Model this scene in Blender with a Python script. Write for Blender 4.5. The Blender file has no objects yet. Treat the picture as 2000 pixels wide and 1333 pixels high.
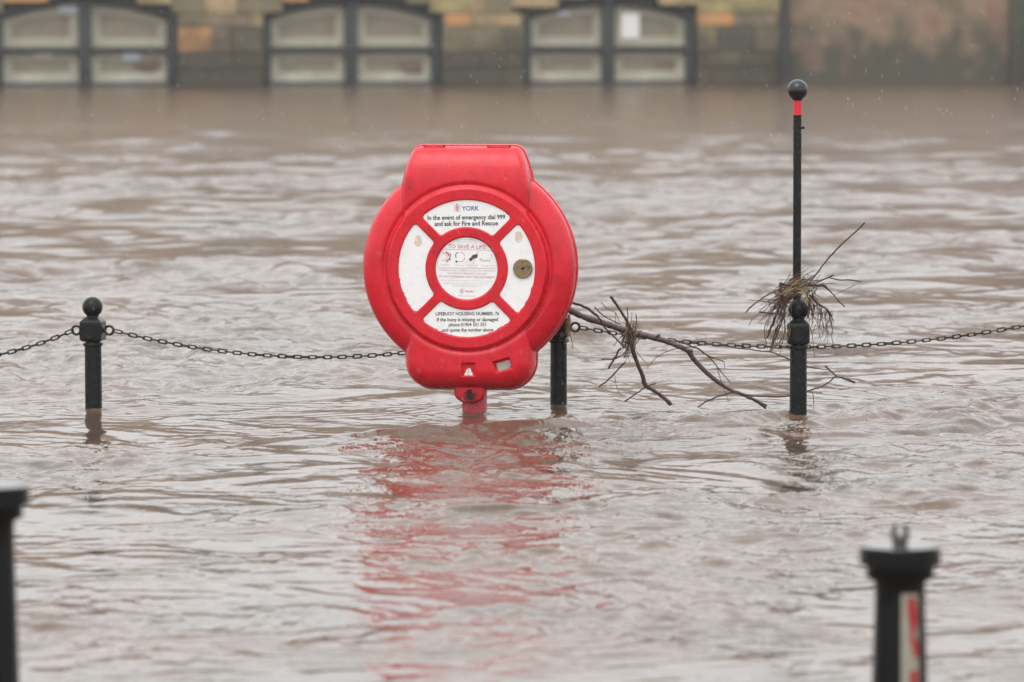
import bpy, bmesh, math, random
import numpy as np
from mathutils import Vector, Matrix, noise
R = math.radians
random.seed(7); rng = np.random.default_rng(11)
scene = bpy.context.scene
COL = scene.collection

# ------------------------------------------------------------------ camera
CAM_H = 1.55
FPX = 2000 * 200 / 36.0           # focal length in photo pixels
PITCH = math.atan((666.5 + 36) / FPX)
cam = bpy.data.cameras.new('camera'); camo = bpy.data.objects.new('camera', cam); COL.objects.link(camo)
camo.location = (0, 0, CAM_H); camo.rotation_euler = (math.pi / 2 - PITCH, 0, 0)
cam.lens = 200; cam.sensor_width = 36; cam.clip_start = 0.5; cam.clip_end = 2000
cam.dof.use_dof = True; cam.dof.focus_distance = 20.25; cam.dof.aperture_fstop = 4.9
scene.camera = camo
# ------------------------------------------------------------------ light
SUN_EL, SUN_AZ = R(58), R(200)
w = bpy.data.worlds.new("World"); scene.world = w; w.use_nodes = True
nt = w.node_tree; nt.nodes.clear()
sky = nt.nodes.new('ShaderNodeTexSky'); sky.sky_type = 'NISHITA'; sky.sun_disc = False
sky.sun_elevation = SUN_EL; sky.sun_rotation = SUN_AZ; sky.air_density = 1.0; sky.dust_density = 4.0; sky.altitude = 0
hs = nt.nodes.new('ShaderNodeHueSaturation'); hs.inputs['Saturation'].default_value = 0.04
# overcast layer: soft grey cloud variation over the desaturated sky
tc = nt.nodes.new('ShaderNodeTexCoord'); nz = nt.nodes.new('ShaderNodeTexNoise'); nz.inputs['Scale'].default_value = 2.2; nz.inputs['Detail'].default_value = 4
cr = nt.nodes.new('ShaderNodeMapRange'); cr.inputs[1].default_value = .3; cr.inputs[2].default_value = .7; cr.inputs[3].default_value = .85; cr.inputs[4].default_value = 1.15
mixg = nt.nodes.new('ShaderNodeMix'); mixg.data_type = 'RGBA'; mixg.inputs[0].default_value = .75
mixg.inputs[7].default_value = (9.55, 9.7, 9.8, 1)
mul = nt.nodes.new('ShaderNodeVectorMath'); mul.operation = 'SCALE'
bg = nt.nodes.new('ShaderNodeBackground'); bg.inputs['Strength'].default_value = 0.14
out = nt.nodes.new('ShaderNodeOutputWorld')
L = nt.links.new
L(sky.outputs[0], hs.inputs['Color']); L(hs.outputs[0], mixg.inputs[6]); L(mixg.outputs[2], mul.inputs[0])
L(tc.outputs['Generated'], nz.inputs['Vector']); L(nz.outputs[0], cr.inputs[0]); L(cr.outputs[0], mul.inputs['Scale'])
sepn = nt.nodes.new('ShaderNodeSeparateXYZ'); el_ = nt.nodes.new('ShaderNodeMapRange'); el_.inputs[1].default_value = 0; el_.inputs[2].default_value = 1; el_.inputs[3].default_value = .95; el_.inputs[4].default_value = 1.45
mul2 = nt.nodes.new('ShaderNodeVectorMath'); mul2.operation = 'SCALE'
L(tc.outputs['Generated'], sepn.inputs[0]); L(sepn.outputs['Z'], el_.inputs[0]); L(el_.outputs[0], mul2.inputs['Scale']); L(mul.outputs[0], mul2.inputs[0])
L(mul2.outputs[0], bg.inputs['Color']); L(bg.outputs[0], out.inputs['Surface'])
sun = bpy.data.lights.new('sun', 'SUN'); sun.energy = 0.6; sun.angle = R(40); sun.color = (1, .985, .96)
suno = bpy.data.objects.new('sun', sun); COL.objects.link(suno)
sd = Vector((math.sin(SUN_AZ) * math.cos(SUN_EL), math.cos(SUN_AZ) * math.cos(SUN_EL), math.sin(SUN_EL)))
suno.rotation_euler = sd.to_track_quat('Z', 'Y').to_euler()
scene.view_settings.view_transform = 'Standard'; scene.view_settings.look = 'None'
scene.view_settings.exposure = 0.22; scene.view_settings.gamma = 1.0
scene.render.engine = 'CYCLES'
scene.cycles.use_denoising = True; scene.cycles.max_bounces = 6; scene.cycles.caustics_reflective = False; scene.cycles.caustics_refractive = False

# ------------------------------------------------------------------ photo pixel -> world at distance d
def ray(px, py):
    cx = (px - 1000) / FPX; cy = (666.5 - py) / FPX
    c, s = math.cos(PITCH), math.sin(PITCH)
    return Vector((cx, c + cy * s, -s + cy * c))
def W(px, py, d):
    r = ray(px, py); t = d / r.y
    return Vector((r.x * t, d, CAM_H + r.z * t))
def D(py):                      # distance at which the water (z=0) shows at photo row py
    r = ray(1000, py); return -CAM_H / r.z * r.y
K = 20.36 / FPX                 # metres per photo pixel at the chain line

# ------------------------------------------------------------------ helpers
def tag(o, label=None, cat=None, group=None, kind=None):
    if label: o['label'] = label
    if cat: o['category'] = cat
    if group: o['group'] = group
    if kind: o['kind'] = kind
    return o
def empty(name, loc=(0, 0, 0), rz=0, **kw):
    o = bpy.data.objects.new(name, None); COL.objects.link(o); o.location = loc; o.rotation_euler = (0, 0, rz); o.empty_display_size = .1
    return tag(o, **kw)
def dup(root, loc, label=None, rz=None):
    r = root.copy(); COL.objects.link(r); r.location = loc
    if rz is not None: r.rotation_euler = (0, 0, rz)
    if label: r['label'] = label
    for ch in list(root.children):
        c = ch.copy(); COL.objects.link(c); c.parent = r
        for g in ch.children:
            q = g.copy(); COL.objects.link(q); q.parent = c
    return r
class MB:
    def __init__(s): s.v = []; s.f = []; s.m = []; s.n = 0
    def add(s, v, f, mi=0):
        s.v.extend([tuple(p) for p in v]); s.f.extend([tuple(i + s.n for i in q) for q in f]); s.m.extend([mi] * len(f)); s.n += len(v); return s
    def box(s, c, h, mi=0, bev=0):
        if bev <= 0:
            v = [(c[0] + sx * h[0], c[1] + sy * h[1], c[2] + sz * h[2]) for sz in (-1, 1) for sy in (-1, 1) for sx in (-1, 1)]
            return s.add(v, [(0, 2, 3, 1), (4, 5, 7, 6), (0, 1, 5, 4), (2, 6, 7, 3), (0, 4, 6, 2), (1, 3, 7, 5)], mi)
        bm = bmesh.new(); bmesh.ops.create_cube(bm, size=2)
        for q in bm.verts: q.co = Vector((q.co.x * h[0], q.co.y * h[1], q.co.z * h[2]))
        bmesh.ops.bevel(bm, geom=list(bm.edges), offset=bev, segments=2, affect='EDGES', profile=.5)
        for i, q in enumerate(bm.verts): q.index = i
        v = [(q.co.x + c[0], q.co.y + c[1], q.co.z + c[2]) for q in bm.verts]; f = [[q.index for q in fc.verts] for fc in bm.faces]; bm.free()
        return s.add(v, f, mi)
    def lathe(s, prof, c=(0, 0, 0), n=40, axis='z', cap=True):
        v = []; m = len(prof)
        for r_, z_ in prof:
            for i in range(n):
                a = 2 * math.pi * i / n; x, y = r_ * math.cos(a), r_ * math.sin(a)
                v.append((c[0] + x, c[1] + y, c[2] + z_) if axis == 'z' else (c[0] + x, c[1] - z_, c[2] + y))
        f = [(j * n + i, j * n + (i + 1) % n, (j + 1) * n + (i + 1) % n, (j + 1) * n + i) for j in range(m - 1) for i in range(n)]
        if cap: f += [tuple(range(n))[::-1], tuple((m - 1) * n + i for i in range(n))]
        return s.add(v, f)
    def torus(s, c, R_, r_, axis='y', n=24, m=8, sx=1.0):
        v = []
        for i in range(n):
            a = 2 * math.pi * i / n
            for j in range(m):
                b = 2 * math.pi * j / m; q = R_ + r_ * math.cos(b); x, y, z = q * math.cos(a) , q * math.sin(a), r_ * math.sin(b)
                if axis == 'y': v.append((c[0] + x, c[1] + z, c[2] + y))
                else: v.append((c[0] + x, c[1] + y, c[2] + z))
        f = [(i * m + j, i * m + (j + 1) % m, ((i + 1) % n) * m + (j + 1) % m, ((i + 1) % n) * m + j) for i in range(n) for j in range(m)]
        return s.add(v, f)
    def tube(s, pts, rad, n=7, mi=0):
        pts = [Vector(p) for p in pts]; k = len(pts); v = []
        up = Vector((.13, .97, .21)).normalized()
        for i, p in enumerate(pts):
            t = (pts[min(i + 1, k - 1)] - pts[max(i - 1, 0)]).normalized()
            a = t.cross(up); a = a.normalized() if a.length > 1e-4 else Vector((1, 0, 0)); b = t.cross(a)
            r_ = rad[i] if hasattr(rad, '__len__') else rad
            for j in range(n):
                q = 2 * math.pi * j / n; v.append(p + a * (r_ * math.cos(q)) + b * (r_ * math.sin(q)))
        f = [(i * n + j, i * n + (j + 1) % n, (i + 1) * n + (j + 1) % n, (i + 1) * n + j) for i in range(k - 1) for j in range(n)]
        f += [tuple(range(n))[::-1], tuple((k - 1) * n + i for i in range(n))]
        return s.add(v, f, mi)
    def prism(s, poly, y0, y1, mi=0):        # poly in (x,z), extruded along y; y0 is the front
        n = len(poly); v = [(x, y0, z) for x, z in poly] + [(x, y1, z) for x, z in poly]
        f = [tuple(range(n)), tuple(range(2 * n - 1, n - 1, -1))] + [(i, n + i, n + (i + 1) % n, (i + 1) % n) for i in range(n)]
        return s.add(v, f, mi)
    def build(s, name, mats, parent=None, smooth=30, loc=None):
        me = bpy.data.meshes.new(name); me.from_pydata(s.v, [], s.f); me.update()
        mats = mats if isinstance(mats, (list, tuple)) else [mats]
        for m in mats: me.materials.append(m)
        me.polygons.foreach_set('material_index', s.m)
        o = bpy.data.objects.new(name, me); COL.objects.link(o)
        if parent: o.parent = parent
        if loc is not None: o.location = loc
        bm = bmesh.new(); bm.from_mesh(me); bmesh.ops.recalc_face_normals(bm, faces=bm.faces)
        if smooth:
            for f in bm.faces: f.smooth = True
            for e in bm.edges:
                if len(e.link_faces) == 2 and e.calc_face_angle(0) > R(smooth): e.smooth = False
        bm.to_mesh(me); bm.free()
        return o
def spline(pts, sub=6):
    P = [np.array(p, float) for p in pts]; P = [2 * P[0] - P[1]] + P + [2 * P[-1] - P[-2]]; o = []
    for i in range(1, len(P) - 2):
        for k in range(sub):
            t = k / sub; a, b, c, d = P[i - 1:i + 3]
            o.append(.5 * ((2 * b) + (-a + c) * t + (2 * a - 5 * b + 4 * c - d) * t * t + (-a + 3 * b - 3 * c + d) * t ** 3))
    o.append(P[-2]); return o

# ------------------------------------------------------------------ materials
def mat(name, col, rough=.5, spec=.5, metal=0, var=None, vscale=10, bump=0, bscale=60, rvar=0, coat=0, stretch=None, detail=4):
    m = bpy.data.materials.new(name); m.use_nodes = True; t = m.node_tree; b = t.nodes['Principled BSDF']
    b.inputs['Base Color'].default_value = (*col, 1); b.inputs['Roughness'].default_value = rough
    b.inputs['Specular IOR Level'].default_value = spec; b.inputs['Metallic'].default_value = metal
    b.inputs['Coat Weight'].default_value = coat; b.inputs['Coat Roughness'].default_value = .08
    tcn = t.nodes.new('ShaderNodeTexCoord'); mp = t.nodes.new('ShaderNodeMapping'); t.links.new(tcn.outputs['Object'], mp.inputs[0])
    if stretch: mp.inputs['Scale'].default_value = stretch
    if var:
        n = t.nodes.new('ShaderNodeTexNoise'); n.inputs['Scale'].default_value = vscale; n.inputs['Detail'].default_value = detail
        r = t.nodes.new('ShaderNodeValToRGB'); t.links.new(mp.outputs[0], n.inputs['Vector']); t.links.new(n.outputs[0], r.inputs[0])
        cols = [col] + list(var); k = len(cols)
        r.color_ramp.elements[0].position = .33; r.color_ramp.elements[0].color = (*cols[0], 1)
        r.color_ramp.elements[1].position = .67; r.color_ramp.elements[1].color = (*cols[-1], 1)
        for i in range(1, k - 1):
            e = r.color_ramp.elements.new(.33 + .34 * i / (k - 1)); e.color = (*cols[i], 1)
        t.links.new(r.outputs[0], b.inputs['Base Color'])
    if rvar:
        n = t.nodes.new('ShaderNodeTexNoise'); n.inputs['Scale'].default_value = vscale * 2.3; n.inputs['Detail'].default_value = 5
        r = t.nodes.new('ShaderNodeMapRange'); r.inputs[1].default_value = .3; r.inputs[2].default_value = .7; r.inputs[3].default_value = max(.02, rough - rvar); r.inputs[4].default_value = rough + rvar
        t.links.new(mp.outputs[0], n.inputs['Vector']); t.links.new(n.outputs[0], r.inputs[0]); t.links.new(r.outputs[0], b.inputs['Roughness'])
    if bump:
        n = t.nodes.new('ShaderNodeTexNoise'); n.inputs['Scale'].default_value = bscale; n.inputs['Detail'].default_value = 5
        r = t.nodes.new('ShaderNodeBump'); r.inputs['Strength'].default_value = 1; r.inputs['Distance'].default_value = bump
        t.links.new(mp.outputs[0], n.inputs['Vector']); t.links.new(n.outputs[0], r.inputs['Height']); t.links.new(r.outputs[0], b.inputs['Normal'])
    return m
M_red = mat('red plastic', (.57, .006, .019), .30, .4, var=[(.63, .009, .023), (.51, .005, .016)], vscale=14, rvar=.08, bump=.0003, bscale=90)
def grime(m):
    t = m.node_tree; b = t.nodes['Principled BSDF']; l = t.links.new; src = b.inputs['Base Color'].links[0].from_socket
    tcn = t.nodes.new('ShaderNodeTexCoord'); mp = t.nodes.new('ShaderNodeMapping'); mp.inputs['Scale'].default_value = (22, 22, 3.2); n = t.nodes.new('ShaderNodeTexNoise'); n.inputs['Scale'].default_value = 1; n.inputs['Detail'].default_value = 7; n.inputs['Roughness'].default_value = .65
    r = t.nodes.new('ShaderNodeMapRange'); r.inputs[1].default_value = .50; r.inputs[2].default_value = .78; r.inputs[3].default_value = 0; r.inputs[4].default_value = .38
    mx = t.nodes.new('ShaderNodeMix'); mx.data_type = 'RGBA'; mx.inputs[7].default_value = (.22, .022, .022, 1)
    l(tcn.outputs['Object'], mp.inputs[0]); l(mp.outputs[0], n.inputs['Vector']); l(n.outputs[0], r.inputs[0]); l(r.outputs[0], mx.inputs[0]); l(src, mx.inputs[6])
    n2 = t.nodes.new('ShaderNodeTexNoise'); n2.inputs['Scale'].default_value = 1; n2.inputs['Detail'].default_value = 3; mp2 = t.nodes.new('ShaderNodeMapping'); mp2.inputs['Scale'].default_value = (150, 150, 26); mp2.inputs['Rotation'].default_value = (0, .3, 0)
    r2 = t.nodes.new('ShaderNodeMapRange'); r2.inputs[1].default_value = .70; r2.inputs[2].default_value = .78; r2.inputs[3].default_value = 0; r2.inputs[4].default_value = .45
    mx2 = t.nodes.new('ShaderNodeMix'); mx2.data_type = 'RGBA'; mx2.inputs[7].default_value = (.75, .22, .22, 1)
    l(tcn.outputs['Object'], mp2.inputs[0]); l(mp2.outputs[0], n2.inputs['Vector']); l(n2.outputs[0], r2.inputs[0]); l(r2.outputs[0], mx2.inputs[0]); l(mx.outputs[2], mx2.inputs[6]); l(mx2.outputs[2], b.inputs['Base Color'])
grime(M_red)
M_red2 = mat('red painted post', (.48, .012, .022), .4, .5, var=[(.40, .012, .02)], vscale=12, bump=.0004)
M_white = mat('white sign plate', (.80, .80, .80), .30, .5, var=[(.83, .83, .83), (.76, .76, .75)], vscale=30)
M_ink = mat('dark ink', (.06, .06, .065), .5)
M_ink2 = mat('faded grey ink', (.42, .42, .43), .5)
M_ink3 = mat('pale faded ink', (.58, .57, .57), .5)
M_pink = mat('faded red ink', (.62, .16, .22), .5)
M_pink2 = mat('pale pink ink', (.66, .40, .43), .5)
M_pink3 = mat('greyish pink ink', (.58, .33, .38), .5)
M_blue = mat('blue ink', (.03, .07, .26), .5)
M_peach = mat('peeled sticker residue', (.72, .55, .42), .6, var=[(.62, .50, .42), (.74, .66, .58)], vscale=60)
M_brass = mat('tarnished bronze', (.20, .14, .07), .28, .5, .7, var=[(.30, .22, .12), (.13, .10, .05)], vscale=60, bump=.0006, bscale=80)
M_blk = mat('wet black paint', (.005, .0055, .0055), .22, .2, var=[(.011, .0115, .011), (.006, .0065, .006)], vscale=25, rvar=.1, bump=.0006, bscale=70)
M_blk2 = mat('black bollard paint', (.003, .003, .003), .15, .22, bump=.0005, bscale=50)
M_wet = mat('rain water on black iron', (.02, .02, .022), .06, .8)
M_gloss = mat('glossy wet black', (.006, .006, .0065), .10, .55, bump=.0005, bscale=50)
M_chain = mat('wet chain iron', (.022, .018, .015), .3, .5, .3, var=[(.035, .024, .017), (.02, .018, .017)], vscale=40, bump=.0004, bscale=200)
M_redband = mat('red tape', (.62, .012, .03), .4, .5, stretch=(6, 6, 1), var=[(.7, .02, .04)], vscale=40)
M_hole = mat('dark hole', (.012, .01, .01), .9)
M_plate = mat('grey metal plate', (.42, .41, .38), .4, .5, .3, var=[(.3, .29, .27)], vscale=50)
M_bark = mat('wet bark', (.060, .038, .034), .38, .5, var=[(.10, .062, .055), (.04, .027, .024)], vscale=40, bump=.002, bscale=90)
M_twig = mat('dark wet twig', (.028, .016, .011), .5, .3, var=[(.065, .034, .022)], vscale=60)
M_twig2 = mat('red brown twig', (.12, .055, .032), .5, .4, var=[(.06, .03, .02)], vscale=60)
M_straw = mat('tan straw', (.30, .20, .10), .6, .3, var=[(.20, .12, .06)], vscale=60)
M_straw2 = mat('yellow green straw', (.26, .22, .07), .6, .3)
M_drop = bpy.data.materials.new('rain water'); M_drop.use_nodes = True
_b = M_drop.node_tree.nodes['Principled BSDF']; _b.inputs['Transmission Weight'].default_value = 1; _b.inputs['IOR'].default_value = 1.33; _b.inputs['Roughness'].default_value = .02

# ------------------------------------------------------------------ water: one displaced sheet to the horizon
POSTS = [(182, 801), (1091, 793), (1559, 808), (927, 811)]
post_xy = [(W(px, py, D(py)).x, D(py)) for px, py in POSTS]
def build_water():
    ys = [9.0]
    while ys[-1] < 97: ys.append(ys[-1] + max(.010, 4.4e-5 * ys[-1] ** 2))
    ys = np.array(ys); nu = 1500; u = np.linspace(-1, 1, nu)
    X = u[None, :] * (.095 * ys[:, None] + 2.2) + 26 * u[None, :] ** 9; Y = np.repeat(ys[:, None], nu, 1)
    dy = np.maximum(np.gradient(ys)[:, None], np.abs(np.gradient(X, axis=1)) * .9)
    # domain warp, so that no crest runs as a straight sine
    X1 = X + .22 * np.sin(1.7 * Y + 1.1 * X + .4) + .10 * np.sin(4.3 * Y - 2.9 * X) + .05 * np.sin(9.1 * X + 7.7 * Y + 1)
    Y1 = Y + .22 * np.sin(1.3 * X - 1.9 * Y + 2) + .10 * np.sin(3.7 * X + 4.9 * Y + .7) + .05 * np.sin(8.3 * X - 9.7 * Y)
    Z = np.zeros_like(X)
    def mask(fx, fy, ph, k):          # slow patchiness of the current
        r = np.random.default_rng(k); m = 0
        for i in range(7):
            a = r.uniform(0, 2 * np.pi); f = r.uniform(.5, 1.6)
            m = m + np.sin(f * (fx * X1 * np.cos(a) + fy * Y1 * np.sin(a)) + r.uniform(0, 6.28))
        return np.clip(.5 + m / 5, 0, 1)
    m1 = mask(1.6, 1.1, 0, 3); m2 = mask(3.0, 1.8, 0, 5); m2 = np.clip(.5 + 2.2 * (.6 * m2 + .4 * m1 - .50), 0.08, 1)
    mf = np.clip(.52 + 1.3 * (.1 * m1 + .9 * m2 - .5) + .55 * (mask(7.5, 4.2, 0, 9) - .5), 0, 1)
    N = 120
    for i in range(N):
        lam = 2.6 * (0.055 / 2.6) ** ((i + rng.uniform()) / N)
        a = rng.uniform(0, 2 * np.pi); kx, ky = np.cos(a), np.sin(a) * .85
        slope = .006 if lam > 1.2 else (.009 if lam > .5 else (.024 if lam > .22 else (.043 if lam > .085 else .026)))
        slope *= rng.uniform(.6, 1.4)
        amp = slope * lam / (2 * np.pi)
        att = np.clip((lam / dy - 2.2) / 2.5, 0, 1)
        wf = 1.0 if lam > .25 else .55
        ph = 2 * np.pi / lam * (kx * (X + wf * (X1 - X)) + ky * (Y + wf * (Y1 - Y))) + rng.uniform(0, 6.28)
        s = np.sin(ph); s = s + .25 * np.sin(2 * ph + 1.2) if lam > .4 else 1.3 * (.64 - np.abs(np.sin(ph / 2)))*(.5 if lam < .1 else .8) + .3 * s
        mk = (.5 + .9 * m2) if lam > .5 else ((.14 + 1.4 * m2) if lam > .2 else (.22 + 1.4 * mf))
        mk = mk * (1 - .38 * np.clip((19.5 - Y) / 5, 0, 1)) if lam > .18 else mk
        if lam > .4: mk = mk * (1 + 1.2 * np.clip((Y - 26) / 18, 0, 1))
        mk = mk * (1 - .72 * np.clip((Y - 36) / 32, 0, 1))
        Z += amp * att * mk * s
    for px_, py_ in post_xy:
        r = np.hypot(X - px_, Y - py_); r0 = .035
        Z += .0035 * np.cos(2 * np.pi * (r - r0) / .075) * np.exp(-np.maximum(r - r0, 0) / .16)
        Z += .006 * np.exp(-((r - .05) / .025) ** 2)
        wx = X - px_; wy = np.abs(Y - py_)           # lee wake drifting to the right
        Z += np.where(wx > 0, .003 * np.sin(2 * np.pi * (wx * .5 + wy) / .11) * np.exp(-((wy - .28 * wx) / .12) ** 2) * np.exp(-wx / .9), 0)
    # skirt to the horizon
    ex = np.array([.3, 8, 60, 900.])
    fade = np.clip((1 - np.abs(u)) / .04, 0, 1)[None, :]; Z *= fade
    Z[:3] = 0; Z[-3:] = 0
    hw = (.095 * ys + 2.2 + 26)[:, None]
    X = np.hstack([-(hw + ex[::-1]), X, hw + ex]); Y = np.hstack([np.repeat(ys[:, None], 4, 1), Y, np.repeat(ys[:, None], 4, 1)])
    Z = np.hstack([np.zeros((len(ys), 4)), Z, np.zeros((len(ys), 4))])
    X = np.vstack([X[:1], X, X[-1:]]); Y = np.vstack([np.full((1, X.shape[1]), -300.), Y, np.full((1, X.shape[1]), 900.)]); Z = np.vstack([0 * Z[:1], Z, 0 * Z[:1]])
    A = np.pad(mf, ((1, 1), (4, 4)), mode='edge').astype(np.float32)
    h, c = X.shape; co = np.stack([X, Y, Z], -1).reshape(-1, 3).astype(np.float32)
    idx = np.arange(h * c).reshape(h, c); q = np.stack([idx[:-1, :-1], idx[:-1, 1:], idx[1:, 1:], idx[1:, :-1]], -1).reshape(-1, 4).astype(np.int32)
    me = bpy.data.meshes.new('water'); me.vertices.add(len(co)); me.vertices.foreach_set('co', co.ravel())
    me.loops.add(q.size); me.loops.foreach_set('vertex_index', q.ravel()); me.polygons.add(len(q))
    me.polygons.foreach_set('loop_start', np.arange(0, q.size, 4, dtype=np.int32)); me.polygons.foreach_set('use_smooth', np.ones(len(q), bool))
    me.update(calc_edges=True); 
    at = me.attributes.new('ripple', 'FLOAT', 'POINT'); at.data.foreach_set('value', A.ravel())
    o = bpy.data.objects.new('water', me); COL.objects.link(o); tag(o, 'brown flood water of a river, rippled and streaked with grey sky', kind='structure')
    m = bpy.data.materials.new('muddy flood water'); m.use_nodes = True; t = m.node_tree; b = t.nodes['Principled BSDF']
    b.inputs['Base Color'].default_value = (.17, .098, .066, 1); b.inputs['Roughness'].default_value = .04; b.inputs['IOR'].default_value = 1.333
    tcn = t.nodes.new('ShaderNodeTexCoord')
    n = t.nodes.new('ShaderNodeTexNoise'); n.inputs['Scale'].default_value = 1.4; n.inputs['Detail'].default_value = 5
    rp = t.nodes.new('ShaderNodeValToRGB'); rp.color_ramp.elements[0].position = .35; rp.color_ramp.elements[0].color = (.078, .054, .036, 1); rp.color_ramp.elements[1].position = .65; rp.color_ramp.elements[1].color = (.108, .063, .041, 1)
    t.links.new(tcn.outputs['Object'], n.inputs['Vector']); t.links.new(n.outputs[0], rp.inputs[0]); t.links.new(rp.outputs[0], b.inputs['Base Color'])
    n1 = t.nodes.new('ShaderNodeTexNoise'); n1.inputs['Scale'].default_value = 34; n1.inputs['Detail'].default_value = 3; n1.inputs['Distortion'].default_value = .6
    bp = t.nodes.new('ShaderNodeBump'); bp.inputs['Strength'].default_value = 1; bp.inputs['Distance'].default_value = .006
    mpb = t.nodes.new('ShaderNodeMapping'); mpb.inputs['Scale'].default_value = (1, .34, 1); t.links.new(tcn.outputs['Object'], mpb.inputs[0]); t.links.new(mpb.outputs[0], n1.inputs['Vector']); an = t.nodes.new('ShaderNodeAttribute'); an.attribute_name = 'ripple'; mm_ = t.nodes.new('ShaderNodeMath'); mm_.operation = 'MULTIPLY_ADD'; mm_.inputs[1].default_value = .0046; mm_.inputs[2].default_value = .0010
    pos = t.nodes.new('ShaderNodeSeparateXYZ'); t.links.new(tcn.outputs['Object'], pos.inputs[0]); rr_ = t.nodes.new('ShaderNodeMapRange'); rr_.inputs[1].default_value = 12; rr_.inputs[2].default_value = 60; rr_.inputs[3].default_value = .075; rr_.inputs[4].default_value = .19
    t.links.new(pos.outputs['Y'], rr_.inputs[0]); t.links.new(rr_.outputs[0], b.inputs['Roughness'])     # ripples too fine for the sheet grow towards mid-river
    t.links.new(an.outputs['Fac'], mm_.inputs[0]); t.links.new(mm_.outputs[0], bp.inputs['Distance']); t.links.new(n1.outputs[0], bp.inputs['Height']); t.links.new(bp.outputs[0], b.inputs['Normal'])
    me.materials.append(m)
build_water()

# ------------------------------------------------------------------ far bank: stone wall, brick wall, gates, pipe
YAW = R(10); WD = 85.0
wn = Vector((-math.sin(YAW), math.cos(YAW), 0)); wx_ = Vector((math.cos(YAW), math.sin(YAW), 0)); w0 = Vector((0, WD, 0))
def wall_s(px, py=165):
    r = ray(px, py); t = ((w0 - Vector((0, 0, CAM_H))).dot(wn)) / r.dot(wn); p = Vector((0, 0, CAM_H)) + r * t
    return (p - w0).dot(wx_), p.z
SW = FPX / WD
def stone_mat(name, c, c2, grime=True):
    m = mat(name, c, .75, .3, var=[c2], vscale=3.2, bump=.012, bscale=12, detail=7); t = m.node_tree; b = t.nodes['Principled BSDF']; l = t.links.new
    src = b.inputs['Base Color'].links[0].from_socket
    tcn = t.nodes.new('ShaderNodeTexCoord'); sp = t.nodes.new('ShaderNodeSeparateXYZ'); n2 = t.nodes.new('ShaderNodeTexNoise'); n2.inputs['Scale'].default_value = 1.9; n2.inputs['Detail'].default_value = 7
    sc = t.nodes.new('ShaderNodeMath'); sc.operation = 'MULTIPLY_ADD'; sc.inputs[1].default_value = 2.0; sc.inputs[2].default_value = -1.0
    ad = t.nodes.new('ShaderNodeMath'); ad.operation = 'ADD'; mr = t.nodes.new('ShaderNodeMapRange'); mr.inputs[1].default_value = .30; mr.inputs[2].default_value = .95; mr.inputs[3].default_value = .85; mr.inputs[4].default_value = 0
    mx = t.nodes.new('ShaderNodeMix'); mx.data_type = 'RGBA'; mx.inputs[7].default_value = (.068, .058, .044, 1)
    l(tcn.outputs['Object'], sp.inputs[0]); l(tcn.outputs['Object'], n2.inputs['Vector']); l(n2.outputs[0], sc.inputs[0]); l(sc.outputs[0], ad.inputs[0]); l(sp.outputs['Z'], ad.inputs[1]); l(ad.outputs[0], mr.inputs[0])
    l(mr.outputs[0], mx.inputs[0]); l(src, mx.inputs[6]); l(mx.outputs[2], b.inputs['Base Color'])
    return m
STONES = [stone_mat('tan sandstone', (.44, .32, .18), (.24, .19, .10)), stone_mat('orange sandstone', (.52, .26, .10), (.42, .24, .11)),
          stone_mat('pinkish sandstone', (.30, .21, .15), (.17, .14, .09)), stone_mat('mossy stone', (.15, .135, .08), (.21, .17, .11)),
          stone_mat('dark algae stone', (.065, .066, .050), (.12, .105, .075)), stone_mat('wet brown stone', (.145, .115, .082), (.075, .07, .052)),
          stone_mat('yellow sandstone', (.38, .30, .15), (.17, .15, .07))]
M_mortar = stone_mat('dark mortar', (.20, .165, .11), (.14, .12, .08))
gates = [(168, -12, 345), (685, 511, 860), (1186, 1018, 1357)]
g_ext = []
for c_, a_, b_ in gates: g_ext.append((wall_s(a_)[0], wall_s(b_)[0]))
s_pipe = wall_s(1524)[0]; s_end = wall_s(2080)[0]
ARCH_R = 3.6
def arch_z(s, s0, s1, inset=0, drop=0):     # underside of the arch over a gate
    c = (s0 + s1) / 2; hw = (s1 - s0) / 2; zc = 1.09
    top = zc + math.sqrt(ARCH_R ** 2 - 0) - math.sqrt(ARCH_R ** 2 - hw ** 2)
    return top - ARCH_R + math.sqrt(max(ARCH_R ** 2 - (s - c) ** 2, 0)) - drop
wall_root = empty('stone_wall', w0, YAW, label='blotchy sandstone river wall on the far bank, built round the three arched gates', cat='wall')
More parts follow.
